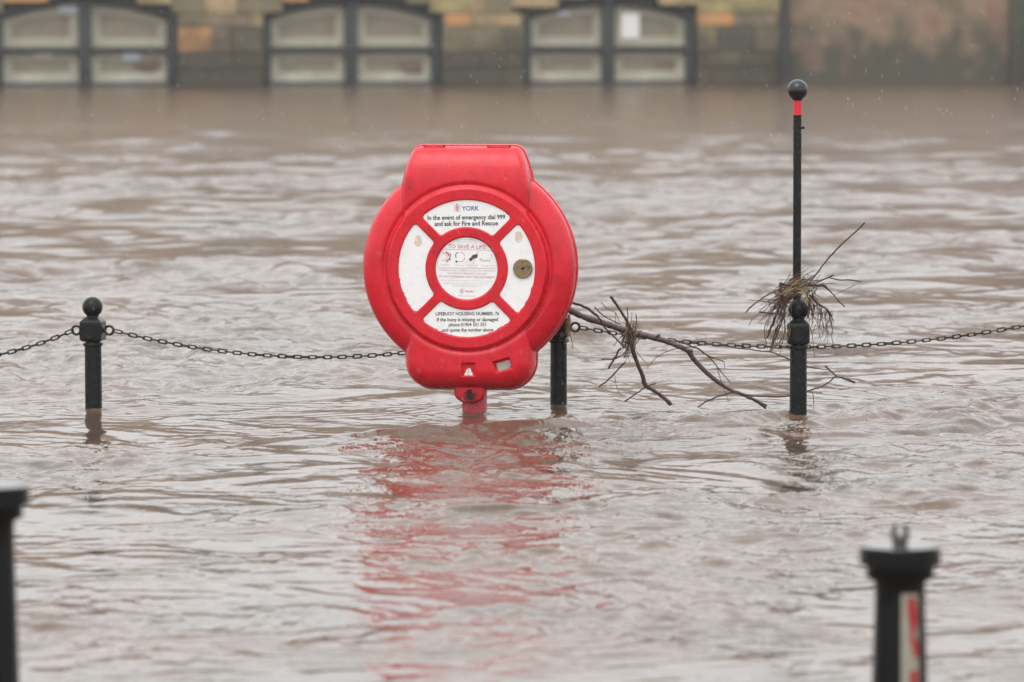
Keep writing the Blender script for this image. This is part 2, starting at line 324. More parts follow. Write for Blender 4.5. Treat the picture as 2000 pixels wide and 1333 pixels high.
def stone_wall():
    mb = MB(); rr = random.Random(5)
    rows = [-.6, -.3, 0, .26, .50, .88, 1.08, 1.40, 1.72, 2.05, 2.4, 2.75, 3.1]
    spans = [(-26, s_pipe + .1)]
    for r_ in range(len(rows) - 1):
        z0, z1 = rows[r_], rows[r_ + 1]; s = -26 + rr.uniform(0, .4)
        cuts = [a for a in g_ext]
        while s < s_pipe + .1:
            Lw = rr.uniform(.26, .72); a, b = s, min(s + Lw, s_pipe + .1); s += Lw
            # clip against gate openings
            segs = [(a, b)]
            if z0 < 1.08:
                for g0, g1 in cuts:
                    ns = []
                    for p, q in segs:
                        if q <= g0 or p >= g1: ns.append((p, q))
                        else:
                            if p < g0 - .03: ns.append((p, g0))
                            if q > g1 + .03: ns.append((g1, q))
                    segs = ns
            for p, q in segs:
                zc = (z0 + z1) / 2; u = rr.random()
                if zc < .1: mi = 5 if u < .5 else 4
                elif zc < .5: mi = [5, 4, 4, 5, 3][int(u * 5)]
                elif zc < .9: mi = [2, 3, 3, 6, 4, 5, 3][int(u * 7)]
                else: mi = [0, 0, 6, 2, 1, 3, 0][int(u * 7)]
                if abs(z0 - .5) < .01 and abs(p - g_ext[0][1]) < .02: mi = 1; q = p + .5
                zz0, zz1 = z0 + .004 + rr.uniform(0, .006), z1 - .004 - rr.uniform(0, .006)
                if z0 >= 1.05 and z0 < 1.39:     # voussoir zone over the arches
                    lift = max([arch_z((p + q) / 2, *g) - z0 if g[0] < (p + q) / 2 < g[1] else 0 for g in g_ext] + [0])
                    zz0 = min(zz0 + lift, zz1 - .05)
                off = rr.uniform(-.008, .008)
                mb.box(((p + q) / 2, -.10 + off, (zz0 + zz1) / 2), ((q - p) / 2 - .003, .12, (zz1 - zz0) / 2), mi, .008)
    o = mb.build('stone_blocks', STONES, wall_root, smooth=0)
    bk = MB()
    xs = [-26] + [v for g in g_ext for v in g] + [s_pipe + .1]
    for i in range(0, len(xs), 2): bk.box(((xs[i] + xs[i + 1]) / 2, .35, 1.2), ((xs[i + 1] - xs[i]) / 2, .37, 1.9))
    for g in g_ext: bk.box(((g[0] + g[1]) / 2, .55, 1.2), ((g[1] - g[0]) / 2, .15, 1.89)); bk.box(((g[0] + g[1]) / 2, .2, 2.3), ((g[1] - g[0]) / 2, .2, .78))
    bk.box(((s_pipe - 26) / 2, .3, 3.16), ((s_pipe + 26) / 2 + .1, .5, .06))
    bk.build('mortar_core', M_mortar, wall_root, smooth=0)
stone_wall()
def brick_wall():
    m = bpy.data.materials.new('weathered brick'); m.use_nodes = True; t = m.node_tree; b = t.nodes['Principled BSDF']; b.inputs['Roughness'].default_value = .8
    tcn = t.nodes.new('ShaderNodeTexCoord'); mp = t.nodes.new('ShaderNodeMapping'); mp.inputs['Rotation'].default_value = (R(90), 0, 0)
    bt = t.nodes.new('ShaderNodeTexBrick'); bt.inputs['Scale'].default_value = 1; bt.inputs['Brick Width'].default_value = .23; bt.inputs['Row Height'].default_value = .078; bt.inputs['Mortar Size'].default_value = .008
    bt.inputs['Color1'].default_value = (.23, .12, .078, 1); bt.inputs['Color2'].default_value = (.26, .18, .115, 1); bt.inputs['Mortar'].default_value = (.22, .19, .15, 1)
    n = t.nodes.new('ShaderNodeTexNoise'); n.inputs['Scale'].default_value = 2.1; n.inputs['Detail'].default_value = 8
    r = t.nodes.new('ShaderNodeValToRGB'); els = r.color_ramp.elements; els[0].position = .36; els[0].color = (.22, .095, .065, 1); els[1].position = .64; els[1].color = (.10, .092, .055, 1)
    e = els.new(.46); e.color = (.27, .185, .12, 1); e = els.new(.55); e.color = (.21, .15, .10, 1)
    mx = t.nodes.new('ShaderNodeMix'); mx.data_type = 'RGBA'; mx.inputs[0].default_value = .6
    # algae stain on the courses that are often flooded
    sp = t.nodes.new('ShaderNodeSeparateXYZ'); ad = t.nodes.new('ShaderNodeMath'); ad.operation = 'ADD'
    n2 = t.nodes.new('ShaderNodeTexNoise'); n2.inputs['Scale'].default_value = 2.6; n2.inputs['Detail'].default_value = 5
    sc = t.nodes.new('ShaderNodeMath'); sc.operation = 'MULTIPLY_ADD'; sc.inputs[1].default_value = 2.4; sc.inputs[2].default_value = -1.2
    mr = t.nodes.new('ShaderNodeMapRange'); mr.inputs[1].default_value = .35; mr.inputs[2].default_value = 1.05; mr.inputs[3].default_value = .93; mr.inputs[4].default_value = 0
    mx2 = t.nodes.new('ShaderNodeMix'); mx2.data_type = 'RGBA'; mx2.inputs[7].default_value = (.065, .062, .045, 1)
    l = t.links.new
    l(tcn.outputs['Object'], mp.inputs[0]); l(mp.outputs[0], bt.inputs['Vector']); l(tcn.outputs['Object'], n.inputs['Vector']); l(n.outputs[0], r.inputs[0])
    l(bt.outputs[0], mx.inputs[6]); l(r.outputs[0], mx.inputs[7]); l(tcn.outputs['Object'], sp.inputs[0]); l(tcn.outputs['Object'], n2.inputs['Vector'])
    l(n2.outputs[0], sc.inputs[0]); l(sc.outputs[0], ad.inputs[0]); l(sp.outputs['Z'], ad.inputs[1]); l(ad.outputs[0], mr.inputs[0]); l(mr.outputs[0], mx2.inputs[0]); l(mx.outputs[2], mx2.inputs[6]); l(mx2.outputs[2], b.inputs['Base Color'])
    root = empty('brick_wall', w0, YAW, label='reddish brick river wall right of the drainpipe, dark with algae at its foot', cat='wall')
    mb = MB(); a = s_pipe + .1; mb.box(((a + 26) / 2, .2, 1.2), ((26 - a) / 2, .32, 1.9), bev=.01)
    mb.build('brickwork', m, root, smooth=0)
    cp = MB(); cp.box(((a + 26) / 2, .2, 3.16), ((26 - a) / 2, .4, .06), bev=.01); cp.build('coping', STONES[2], root)
    pi = MB(); e0 = wall_s(1965)[0]
    pi.box((e0 + .18, -.2, 1.2), (.17, .07, 1.9), bev=.01); pi.build('pier', STONES[4], root)
brick_wall()
# building behind the wall: its dull front is what the far water mirrors
def backdrop_building():
    root = empty('riverside_building', w0 + wn * 9, YAW, label='long brick riverside building standing behind the far wall', cat='building')
    m = mat('brown brick', (.26, .14, .085), .8, .3, var=[(.19, .105, .065), (.30, .165, .10)], vscale=.6, detail=8)
    mb = MB(); mb.box((0, 3, 3.1), (60, 3, 3.7)); mb.build('wall', m, root, smooth=0)
    mb = MB(); mb.prism([(-60.4, 6.8), (60.4, 6.8), (60.4, 6.95), (-60.4, 6.95)], -.3, 6.3); mb.build('eaves', STONES[2], root, smooth=0)
    mg = mat('dark window glass', (.02, .022, .025), .1, .5); first = None
    for k in range(24):
        x = -58 + 5 * k
        if first is None:
            mb = MB(); mb.box((0, 0, 0), (.7, .06, 1.0), bev=.01); first = o = mb.build('window', STONES[6], root); mb = MB(); mb.box((0, -.07, 0), (.58, .03, .88)); g = mb.build('pane', mg, first)
        else:
            o = first.copy(); COL.objects.link(o); o.parent = root; g2 = g.copy(); COL.objects.link(g2); g2.parent = o
        o.location = (x, 0, 5.0)
backdrop_building()
M_frame = mat('grey painted steel', (.034, .036, .036), .5, .3, var=[(.05, .052, .05)], vscale=6)
M_border = mat('pale grey panel edge', (.43, .405, .32), .5, .4, var=[(.37, .345, .265), (.46, .44, .36)], vscale=3)
M_inset = mat('dull beige panel', (.24, .205, .145), .5, .4, var=[(.26, .23, .17), (.20, .165, .11)], vscale=2.2)
M_paper = mat('white paper', (.86, .86, .84), .5); M_bluish = mat('bluish patch', (.62, .67, .76), .5); M_cream = mat('cream patch', (.62, .58, .46), .5)
M_rust = mat('brown stain', (.15, .09, .07), .6, var=[(.20, .14, .10)], vscale=9)
glabel = ['arched grey gate panelled in beige, leftmost of the three, cut by the photo edge', 'arched grey gate with four clean beige panels, middle of the three in the wall', 'arched grey gate in the wall with a white notice on its upper right panel']
def gate(i):
    g0, g1 = g_ext[i]; c = (g0 + g1) / 2; hw = (g1 - g0) / 2
    loc = w0 + wx_ * c
    root = empty('flood_gate', loc, YAW, label=glabel[i], cat='gate', group='arched gates in the far river wall')
    az = lambda s, dr=0: arch_z(s, -hw, hw, drop=dr)
    px = 1 / SW; fr = MB(); n = 24; t_ = .135
    for a, b in ((-hw, -hw + t_), (hw - t_, hw)): fr.box(((a + b) / 2, .02, .2), ((b - a) / 2, .09, az(a if a < 0 else b) - .2), bev=.01)
    band = [(-hw + 2 * hw * k / n, az(-hw + 2 * hw * k / n) + .02) for k in range(n + 1)]
    fr.prism(band + [(x, z - .145) for x, z in band[::-1]], -.075, .10)
    fr.box((0, .02, .5), (.085, .10, .76), bev=.01); fr.box((0, .03, .5), (.012, .12, .78))
    for sx in (-1, 1):
        m_ = sx * (hw - t_ + .085) / 2; hl = (hw - t_ - .085) / 2
        fr.box((m_, .01, .545), (hl, .08, .035), bev=.008)
        fr.box((m_, .01, -.16), (hl, .08, .22), bev=.01)
    fr.build('frame', M_frame, root)
    def pane(x0, x1, z0, topf, name='panel'):
        nn = 12
        def poly(d):
            xs = [x0 + d + (x1 - x0 - 2 * d) * k / nn for k in range(nn + 1)]
            return [(x0 + d, z0 + d), (x1 - d, z0 + d)] + [(x, topf(x) - d) for x in xs[::-1]]
        A = poly(0); B = poly(.115); C_ = poly(.135); k = len(A)
        mb = MB(); v = [(x, .06, z) for x, z in A] + [(x, .06, z) for x, z in B] + [(x, .085, z) for x, z in C_] + [(x, .14, z) for x, z in A]
        f = []
        for j in range(k):
            q = (j + 1) % k; f += [(j, q, k + q, k + j), (k + j, k + q, 2 * k + q, 2 * k + j), (3 * k + j, 3 * k + q, q, j)]
        mb.add(v, f); o = mb.build(name, M_border, root)
        ins = MB(); ins.prism(C_, .084, .12); ins.build('inset', M_inset, o)
        return o
    for sx in (-1, 1):
        xa, xb = sorted((sx * .092, sx * (hw - t_ - .004)))
        pane(xa, xb, .585, lambda x: az(x) - .15); pane(xa, xb, .065, lambda x: .505)
    def flat(x0, x1, y0, y1, m, nm, lb):
        s0, z1 = wall_s(x0, y0); s1, z0 = wall_s(x1, y1); mb = MB(); mb.box(((s0 + s1) / 2 - c, .045, (z0 + z1) / 2), ((s1 - s0) / 2, .006, (z1 - z0) / 2), bev=.003)
        o = mb.build(nm, m, root); o['label'] = lb
    if i == 0:
        flat(240, 274, 103, 118, M_bluish, 'pale_patch', 'pale bluish patch on lower right panel')  # small flat pieces, paler than the panels they lie on
        flat(66, 104, 101, 114, M_cream, 'pale_patch', 'cream patch on lower left panel')
        flat(116, 152, 10, 26, M_bluish, 'pale_patch', 'pale patch at the top of the upper left panel')
        flat(272, 316, 116, 134, M_rust, 'stain_patch', 'dark brown stain on lower right panel')
    if i == 1: flat(792, 826, 122, 143, M_rust, 'stain_patch', 'dark brown stain on lower right panel')
    if i == 2:
        flat(1214, 1250, 26, 76, M_paper, 'notice', 'white paper notice on upper right panel')
        flat(1092, 1114, 22, 32, M_bluish, 'pale_patch', 'bluish patch at the top of the upper left panel')  # small flat piece, paler and bluer than its panel
for i in range(3): gate(i)
pr = empty('drainpipe', w0 + wx_ * s_pipe - wn * .28, YAW, label='dark iron drainpipe running down between the stone and the brick wall', cat='drainpipe')
mb = MB(); mb.lathe([(.075, -.6), (.075, 3.3)], n=20); mb.build('pipe', M_frame, pr)
for z in (.35, 1.75):
    mb = MB(); mb.lathe([(.075, z - .06), (.092, z - .055), (.092, z + .055), (.075, z + .06)], n=20, cap=False); mb.box((0, .1, z), (.13, .02, .03)); mb.build('bracket', M_frame, pr)
s_, z_ = wall_s(2001, 20)
sg = empty('sign_post', w0 + wx_ * s_ - wn * .5, YAW, label='grey post with a yellow-green plate at the right edge of the photo', cat='sign post')
mb = MB(); mb.lathe([(.05, -.6), (.05, 1.6)], n=16); mb.build('pole', mat('grey green post', (.16, .18, .13), .6), sg)
mb = MB(); mb.box((.03, -.07, 1.10), (.09, .012, .17), bev=.006); mb.build('plate', mat('yellow green plate', (.45, .50, .20), .5), sg)

# ------------------------------------------------------------------ lifebuoy housing
HX, HY = 918, 522
hd = D(810); HS = .998
hp = W(HX, HY, hd); HZ = hp.z
hroot = empty('lifebuoy_housing', (W(927, 810, hd).x, hd, 0), R(-6), label='big round red lifebuoy housing with white instruction panels on a post in the flood', cat='lifebuoy housing')
X0 = (hp.x - W(927, 810, hd).x)     # housing axis relative to the post
HO = Vector((X0, 0, HZ))            # local origin of the front
def ell(t, p=2.): t = np.clip(t, 0, 1); return (1 - (1 - t) ** p) ** (1 / p)
def sst(t): t = np.clip(t, 0, 1); return t * t * (3 - 2 * t)
def rb(d1, d2, rho):
    inr = (d1 < rho) & (d2 < rho); return np.where(inr, rho - np.hypot(rho - d1, rho - d2), np.minimum(d1, d2))
def shape(x, y):               # x right, y down, photo pixels from the housing centre
    r = np.hypot(x, y); sd_ = 208.5 - r
    yt = y + HY; t = np.clip((370 - yt) / 85, 0, 1); hwT = 128 - 25 * t ** 1.7
    d1 = hwT - np.abs(x + 3); d2 = yt - 286.0; sT = np.where(y < 20, rb(d1, d2, 13), -99)
    e1 = 128.5 - np.abs(x - 2); e2 = 760 - yt; sB = np.where(y > -20, rb(e1, e2, 58), -99)
    return r, sd_, (sT, d1, d2), (sB, e1, e2, rb(e1, e2, 58))
def front(x, y, flat_=False):
    r, sd_, (sT, d1, d2), (sB, e1, e2, eB) = shape(x, y)
    zd = np.where(sd_ > 0, .090 * (.30 + .70 * ell(sd_ / 44, 2.0)), .0)
    sideT = .30 + .70 * ell(d1 / 13, 2.); topT = .22 + .78 * ell(d2 / 82, 2.1)
    zt = np.where(sT > 0, .108 * np.minimum(sideT, 1) * topT, 0)
    sideB = .30 + .70 * ell(e1 / 13, 2.); botB = .25 + .75 * ell(eB / 40, 2.)
    zb = np.where(sB > 0, .106 * sideB * botB, 0)
    z = np.maximum(np.maximum(zd, zt), zb)
    # groove round the raised face, then the bevel up to it
    z = z - .005 * np.exp(-((r - 163) / 4.5) ** 2) * (z > .07)
    b = sst((161 - r) / 8); z = z * (1 - b) + .1135 * b
    # slight dish of the face
    return z
FX, FY = 0.0, 0.0
def seg_sd(x, y, k):            # signed distance (px) to the outline of sector panel k (0 top,1 right,2 bottom,3 left)
    a = [(0, -1), (1, 0), (0, 1), (-1, 0)][k]; u = x * a[0] + y * a[1]; v = -x * a[1] + y * a[0]; rho = 7.0
    r = np.hypot(u, v); dr = np.maximum(80 + rho - r, r - (134 - rho)); c = .70710678
    dl = np.maximum((np.abs(v) - u) * c + 8.2 + rho, 0 * u - 1e9)
    return np.where((dr > 0) & (dl > 0), np.hypot(dr, dl), np.maximum(dr, dl)) - rho
def rect_sd(x, y, cx, cy, hx, hy, ang):
    c, s = math.cos(ang), math.sin(ang); dx, dy_ = x - cx, y - cy; a = np.abs(dx * c + dy_ * s) - hx; b = np.abs(-dx * s + dy_ * c) - hy
    return np.maximum(a, b)
RECS = [(-2 + 5.0, 197, 12.5, 12.0, 0.0, .014), (70, 188, 16, 10.5, R(-17), .016)]
def cover():
    nt_, nr = 1500, 250
    th = np.linspace(0, 2 * np.pi, nt_, endpoint=False); rad = np.full(nt_, 130.)
    def ins(rr):
        x, y = rr * np.cos(th), rr * np.sin(th); r, sd_, T, B = shape(x, y); return np.maximum(np.maximum(sd_, T[0]), B[0]) > 0
    lo = np.full(nt_, 150.); hi = np.full(nt_, 330.)
    rs = np.linspace(150, 330, 721); inside = np.array([ins(np.full(nt_, q)) for q in rs]); last = inside.shape[0] - 1 - np.argmax(inside[::-1], 0); Rm = rs[last]
    tt = np.linspace(0, 1, nr); tt = 1 - (1 - tt) ** 1.12
    X = np.outer(tt, Rm * np.cos(th)); Y = np.outer(tt, Rm * np.sin(th))
    Z = front(X, Y)
    for k in range(4): Z -= .0065 * sst(.5 - seg_sd(X, Y, k) / 2.2)
    Z -= .0075 * sst(.5 - (np.hypot(X, Y) - 61.5) / 2.2)
    for cx, cy, hx, hy, an, dp in RECS: Z -= dp * sst(.5 - (rect_sd(X, Y, cx, cy, hx, hy, an)) / 3.0)
    V = np.stack([X * K, -Z, -Y * K], -1).reshape(-1, 3)
    # skirt wall back
    rim = [(1.0, 0.012), (1.0, -.004), (.985, -.02)]
    ex = []
    for f_, zz in rim: ex.append(np.stack([X[-1] * K * f_, np.full(nt_, -zz), -Y[-1] * K * f_], -1))
    V = np.vstack([V] + ex); rows = nr + len(rim)
    idx = np.arange(rows * nt_).reshape(rows, nt_); nx = np.roll(idx, -1, 1)
    q = np.stack([idx[:-1], nx[:-1], nx[1:], idx[1:]], -1).reshape(-1, 4).astype(np.int32)
    me = bpy.data.meshes.new('front_cover'); me.vertices.add(len(V)); me.vertices.foreach_set('co', V.astype(np.float32).ravel())
    me.loops.add(q.size); me.loops.foreach_set('vertex_index', q.ravel()); me.polygons.add(len(q)); me.polygons.foreach_set('loop_start', np.arange(0, q.size, 4, dtype=np.int32))
    me.polygons.foreach_set('use_smooth', np.ones(len(q), bool)); me.update(calc_edges=True)
    me.materials.append(M_red); o = bpy.data.objects.new('front_cover', me); COL.objects.link(o); o.parent = hroot; o.location = HO
    # back shell
    prof = [(.97, .016), (1.012, .012), (1.016, .0), (1.012, -.012), (.985, -.018), (.97, -.05), (.93, -.085), (.82, -.105), (.4, -.11), (0.001, -.11)]
    sh = slice(None, None, 5); rx, ry = (Rm * np.cos(th))[sh], (Rm * np.sin(th))[sh]; n = len(rx)
    V = []
    for f_, zz in prof: V += [(a * K * f_, -zz + .022, -b * K * f_) for a, b in zip(rx, ry)]
    f = [(j * n + i, j * n + (i + 1) % n, (j + 1) * n + (i + 1) % n, (j + 1) * n + i) for j in range(len(prof) - 1) for i in range(n)]
    mb = MB(); mb.add(V, f); mb.build('back_shell', M_red, hroot, smooth=50, loc=HO)
cover()
def wz(x, y): return float(front(np.array([float(x)]), np.array([float(y)]))[0])
# hinge tabs on the top edge
for xa, xb in ((831, 869), (956, 998)):
    mb = MB(); mb.box(((xa + xb) / 2 * K - 915 * K, -.030, 0), ((xb - xa) / 2 * K, .014, 4.3 * K), bev=.0035)
    mb.build('hinge_tab', M_red, hroot, loc=HO + Vector((-3 * K, 0, (HY - 288.3) * K)))
    sl = MB(); sl.box(((xa + xb) / 2 * K - 915 * K, -.030, 0), ((xb - xa) / 2 * K + .0035, .011, 5.2 * K), bev=.0015)
    sl.build('hinge_slot', M_hole, hroot, loc=HO + Vector((-3 * K, 0, (HY - 288.6) * K)))
# sign plates
def outline(k, shrink=.9, chip=None):
    pts = []; rr = random.Random(k + 3)
    a = [(0, -1), (1, 0), (0, 1), (-1, 0)][k]; rho = 7.0; ri, ro, c8 = 80 + rho, 134 - rho, (8.2 + rho) * math.sqrt(2)
    # half corner points: line v = u - c8 (for v>0) meets r
    def hit(r): # u^2+(u-c8)^2=r^2
        u = (c8 + math.sqrt(2 * r * r - c8 * c8)) / 2; return u, u - c8
    ui, vi = hit(ri); uo, vo = hit(ro); ai, ao = math.atan2(vi, ui), math.atan2(vo, uo); e = rho - shrink
    P = []
    n = 46
    for j in range(n + 1):
        t = -ao + 2 * ao * j / n; P.append(((ro + e) * math.cos(t), (ro + e) * math.sin(t)))
    for j in range(1, 8):
        t = ao + (math.radians(135) - ao) * j / 8; P.append((uo + e * math.cos(t), vo + e * math.sin(t)))
    q0, q1 = (uo - e * .7071, vo + e * .7071), (ui - e * .7071, vi + e * .7071)
    for j in range(0, 15): P.append((q0[0] + (q1[0] - q0[0]) * j / 14, q0[1] + (q1[1] - q0[1]) * j / 14))
    for j in range(1, 8):
        t = math.radians(135) + (math.pi + ai - math.radians(135)) * j / 8; P.append((ui + e * math.cos(t), vi + e * math.sin(t)))
    for j in range(n // 2 + 1):
        t = ai - 2 * ai * j / (n // 2); P.append(((ri - e) * math.cos(t), (ri - e) * math.sin(t)))
    m_ = [(u, -v) for u, v in P[n + 1: n + 1 + 7 + 15 + 7]][::-1]; P += m_
    out = []
    for u, v in P:
        x, y = u * a[0] - v * a[1], u * a[1] + v * a[0]
        if chip and chip(x, y):
            r = math.hypot(x, y); s = 1 - rr.choice([0, 0, .3, .5, 1.2, 1.9]) / r; x *= s; y *= s
        out.append((x, y))
    return out
FW = .1135
def plate(poly, w_, m, name='sign_panel', th_=.0016):
    mb = MB(); mb.prism([(x * K, -y * K) for x, y in poly], -w_, -w_ + th_); return mb.build(name, m, hroot, smooth=0, loc=HO)
chips = [lambda x, y: x > 74 and y < -78, None, lambda x, y: y > 88 and abs(x) > 30, lambda x, y: x < -80 and y > 20]
chips[1] = lambda x, y: x > 100 and y > 25
panels = []
for k in range(4): panels.append(plate(outline(k, chip=chips[k]), FW - .0052, M_white))
disc = plate([(60.3 * math.cos(2 * math.pi * i / 96), 60.3 * math.sin(2 * math.pi * i / 96)) for i in range(96)], FW - .0058, M_white, 'centre_sign')
for o_, lb in zip(panels, ('white top panel reading In the event of emergency dial 999', 'white right-hand panel with round bronze lock', 'white bottom panel with the housing number', 'blank white left-hand panel')): o_['label'] = lb
disc['label'] = 'round white centre sign headed TO SAVE A LIFE!'
# lettering (photo pixel positions; 912,525 is the middle of the face in the photo)
FCX, FCY = 912, 525
def loc_of(px, py): return (px - FCX), (py - FCY)
def letters(body, px, py, width, m, parent, wgt=.0, w_=None, rot=0, name='lettering', xs=None):
    c = bpy.data.curves.new('t', 'FONT'); c.body = body; c.align_x = 'CENTER'; c.size = 1; c.offset = wgt; c.resolution_u = 3
    o = bpy.data.objects.new('t', c); COL.objects.link(o); dg = bpy.context.evaluated_depsgraph_get(); dg.update()
    me = bpy.data.meshes.new_from_object(o.evaluated_get(dg)); bpy.data.objects.remove(o); me.name = name
    v = np.zeros(len(me.vertices) * 3, np.float32); me.vertices.foreach_get('co', v); v = v.reshape(-1, 3)
    sx = width / (v[:, 0].max() - v[:, 0].min()); sy = sx * (xs or 1.0)
    x0, y0 = loc_of(px, py); cx = (v[:, 0].max() + v[:, 0].min()) / 2
    a, b = (v[:, 0] - cx) * sx, v[:, 1] * sy; cr_, sr_ = math.cos(rot), math.sin(rot)
    nv = np.stack([(x0 + a * cr_ - b * sr_) * K, np.full(len(v), -(w_ or (FW - .0052)) - .0004), (-y0 + a * sr_ + b * cr_) * K], -1)
    me.vertices.foreach_set('co', nv.astype(np.float32).ravel()); me.update()
    me.materials.clear(); me.materials.append(m)
    ob = bpy.data.objects.new(name, me); COL.objects.link(ob); ob.parent = parent; ob.parent_type = 'OBJECT'
    ob.location = (0, 0, 0)
    return ob
T = panels[0]; B_ = panels[2]; Cn = disc; CW = FW - .0058
letters('YORK', 919.5, 412, 34, M_blue, T, .018, rot=R(.8))
letters('In the event of emergency dial 999', 911.5, 429.5, 152, M_ink, T, .028, rot=R(.9), xs=1.12)
letters('and ask for Fire and Rescue', 911.5, 441.5, 124, M_ink, T, .028, rot=R(.9), xs=1.12)
letters('LIFEBUOY HOUSING NUMBER: 76', 913.5, 616, 124, M_ink, B_, .026, rot=R(.6), xs=1.1)
letters('If the buoy is missing or damaged', 913.5, 627.5, 120, M_ink, B_, .024, rot=R(.6), xs=1.1)
letters('phone 01904 551 551', 913.5, 637.3, 73, M_ink, B_, .024, rot=R(.6), xs=1.1)
letters('and quote the number above', 914, 647.5, 100, M_ink, B_, .024, rot=R(.6), xs=1.1)
c2 = dict(w_=CW)
letters('TO SAVE A LIFE!', 913, 486, 74, M_pink, Cn, .014, rot=R(-.8), **c2)
letters('IF POSSIBLE SEND SOMEBODY ELSE FOR ASSISTANCE', 912.5, 530.5, 111, M_pink2, Cn, .01, rot=R(-.8), **c2)
letters('DIAL 999 FOR EMERGENCY SERVICES', 913.5, 536.2, 77, M_pink3, Cn, .008, rot=R(-.8), **c2)
letters('DO NOT INTERFERE WITH THIS EQUIPMENT', 912.5, 543, 109, M_pink3, Cn, .02, rot=R(-.8), **c2)
letters('Under the Criminal Damage Act 1971, any person found', 912, 550, 100, M_ink3, Cn, 0, rot=R(-.8), **c2)
letters('tampering with this equipment may receive up to a', 912, 555.3, 90, M_ink3, Cn, 0, rot=R(-.8), **c2)
letters('10 year prison sentence', 912, 560.3, 56, M_ink3, Cn, 0, rot=R(-.8), **c2)
letters('Glasdon', 917.5, 571, 18, M_pink, Cn, .02, rot=R(-.8), **c2)
letters('www.glasdon.com', 913, 579.5, 33, M_ink3, Cn, 0, rot=R(-.8), **c2)
letters('Carry the ring', 869.5, 518.8, 19, M_ink2, Cn, 0, **c2); letters('Hold the rope', 897.5, 519.3, 17, M_ink2, Cn, 0, **c2)
letters('Hold the end\nof the rope', 923.5, 519.4, 19, M_ink2, Cn, 0, **c2); letters('Throw ring to casualty\nPull casualty to shore', 954, 519.6, 27, M_ink2, Cn, 0, **c2)
# arc text round the upper edge: letters set one by one
def arc_text(body, rad, a0, a1, size, m):
    ws = [.35 if ch in ' IJ' else .65 for ch in body]; tot = sum(ws); acc = 0; objs = []
    for ch, wch in zip(body, ws):
        t = a0 + (a1 - a0) * (acc + wch / 2) / tot; acc += wch
        if ch == ' ': continue
        objs.append(letters(ch, FCX + rad * math.sin(t), FCY - rad * math.cos(t), size * (.18 if ch in 'I' else .7), m, Cn, .01, rot=-t, **c2))
    bm = bmesh.new()
    for o_ in objs: bm.from_mesh(o_.data)
    me = bpy.data.meshes.new('arc_lettering'); bm.to_mesh(me); bm.free(); me.materials.append(m)
    for o_ in objs: bpy.data.objects.remove(o_)
    ob = bpy.data.objects.new('arc_lettering', me); COL.objects.link(ob); ob.parent = Cn
arc_text('USE THIS LIFEBUOY IN AN EMERGENCY AT ONCE', 56, R(-37), R(37), 2.2, M_ink2)
arc_text('THIS EQUIPMENT SAVES LIVES', 51.5, R(-22), R(22), 2.0, M_ink3)
# flat line drawings printed on the signs
def stroke(mb, pts, wd, w_, mi=0, closed=False):
    P = [loc_of(*p) for p in pts]; n = len(P)
    L_, R_ = [], []
    for i in range(n):
        a = P[(i - 1) % n] if (i > 0 or closed) else P[i]; b = P[(i + 1) % n] if (i < n - 1 or closed) else P[i]
        dx, dy_ = b[0] - a[0], b[1] - a[1]; l = math.hypot(dx, dy_) or 1; nx, ny = -dy_ / l * wd / 2, dx / l * wd / 2
        L_.append(((P[i][0] + nx) * K, -w_, -(P[i][1] + ny) * K)); R_.append(((P[i][0] - nx) * K, -w_, -(P[i][1] - ny) * K))
    m_ = n if closed else n - 1
    mb.add(L_ + R_, [(i, (i + 1) % n, n + (i + 1) % n, n + i) for i in range(m_)], mi)
def arc(cx, cy, r, a0, a1, n=16): return [(cx + r * math.cos(R(a0 + (a1 - a0) * i / n)), cy + r * math.sin(R(a0 + (a1 - a0) * i / n))) for i in range(n + 1)]
def fill(mb, pts, w_, mi=0):
    v = [((loc_of(*p)[0]) * K, -w_, -(loc_of(*p)[1]) * K) for p in pts]; mb.add(v, [tuple(range(len(v)))], mi)
def Zc(X, Y): return 845 + X / 14.815, 455 + Y / 14.815
cw = CW + .0004
mb = MB(); bx = [Zc(*p) for p in [(330, 488), (800, 495), (1250, 498), (1650, 508), (1720, 530), (1770, 590), (1840, 780), (1868, 960), (1850, 1025), (1800, 1042), (1000, 1030), (220, 1020), (165, 1010), (145, 950), (160, 800), (210, 640), (270, 520)]]
stroke(mb, bx, 1.0, cw, closed=True); mb.build('border_line', M_ink2, disc, smooth=0)
def picto(mb): mb.build('pictogram', [M_pink, M_ink], disc, smooth=0)
mb = MB(); c1 = Zc(330, 710); stroke(mb, arc(*c1, 6.6, -110, 60), 1.0, cw); stroke(mb, arc(*c1, 6.6, 70, 130), 1.0, cw)
stroke(mb, arc(*c1, 10.4, -72, -8), 3.4, cw); stroke(mb, arc(*c1, 10.4, 22, 62), 3.4, cw); fill(mb, [Zc(280, 590), Zc(305, 545), Zc(328, 585)], cw)
stroke(mb, [Zc(*p) for p in [(500, 590), (528, 640), (520, 700), (490, 730), (520, 790)]], 1.4, cw, 1); fill(mb, [Zc(*p) for p in [(465, 725), (500, 725), (540, 800), (505, 800)]], cw, 1); picto(mb)
mb = MB(); c1 = Zc(800, 705); stroke(mb, arc(*c1, 9.4, -90, -15), 1.1, cw); stroke(mb, arc(*c1, 9.4, 0, 120), 1.1, cw); stroke(mb, arc(*c1, 9.0, 195, 255), .6, cw)
stroke(mb, [Zc(*p) for p in [(745, 580), (690, 600), (670, 670), (690, 740)]], 1.6, cw, 1); fill(mb, [Zc(*p) for p in [(655, 840), (700, 800), (740, 835), (690, 880)]], cw, 1); picto(mb)
mb = MB(); stroke(mb, [Zc(1340, 540), Zc(1290, 620)], 1.0, cw); stroke(mb, [Zc(1230, 740), Zc(1185, 905)], 1.0, cw)
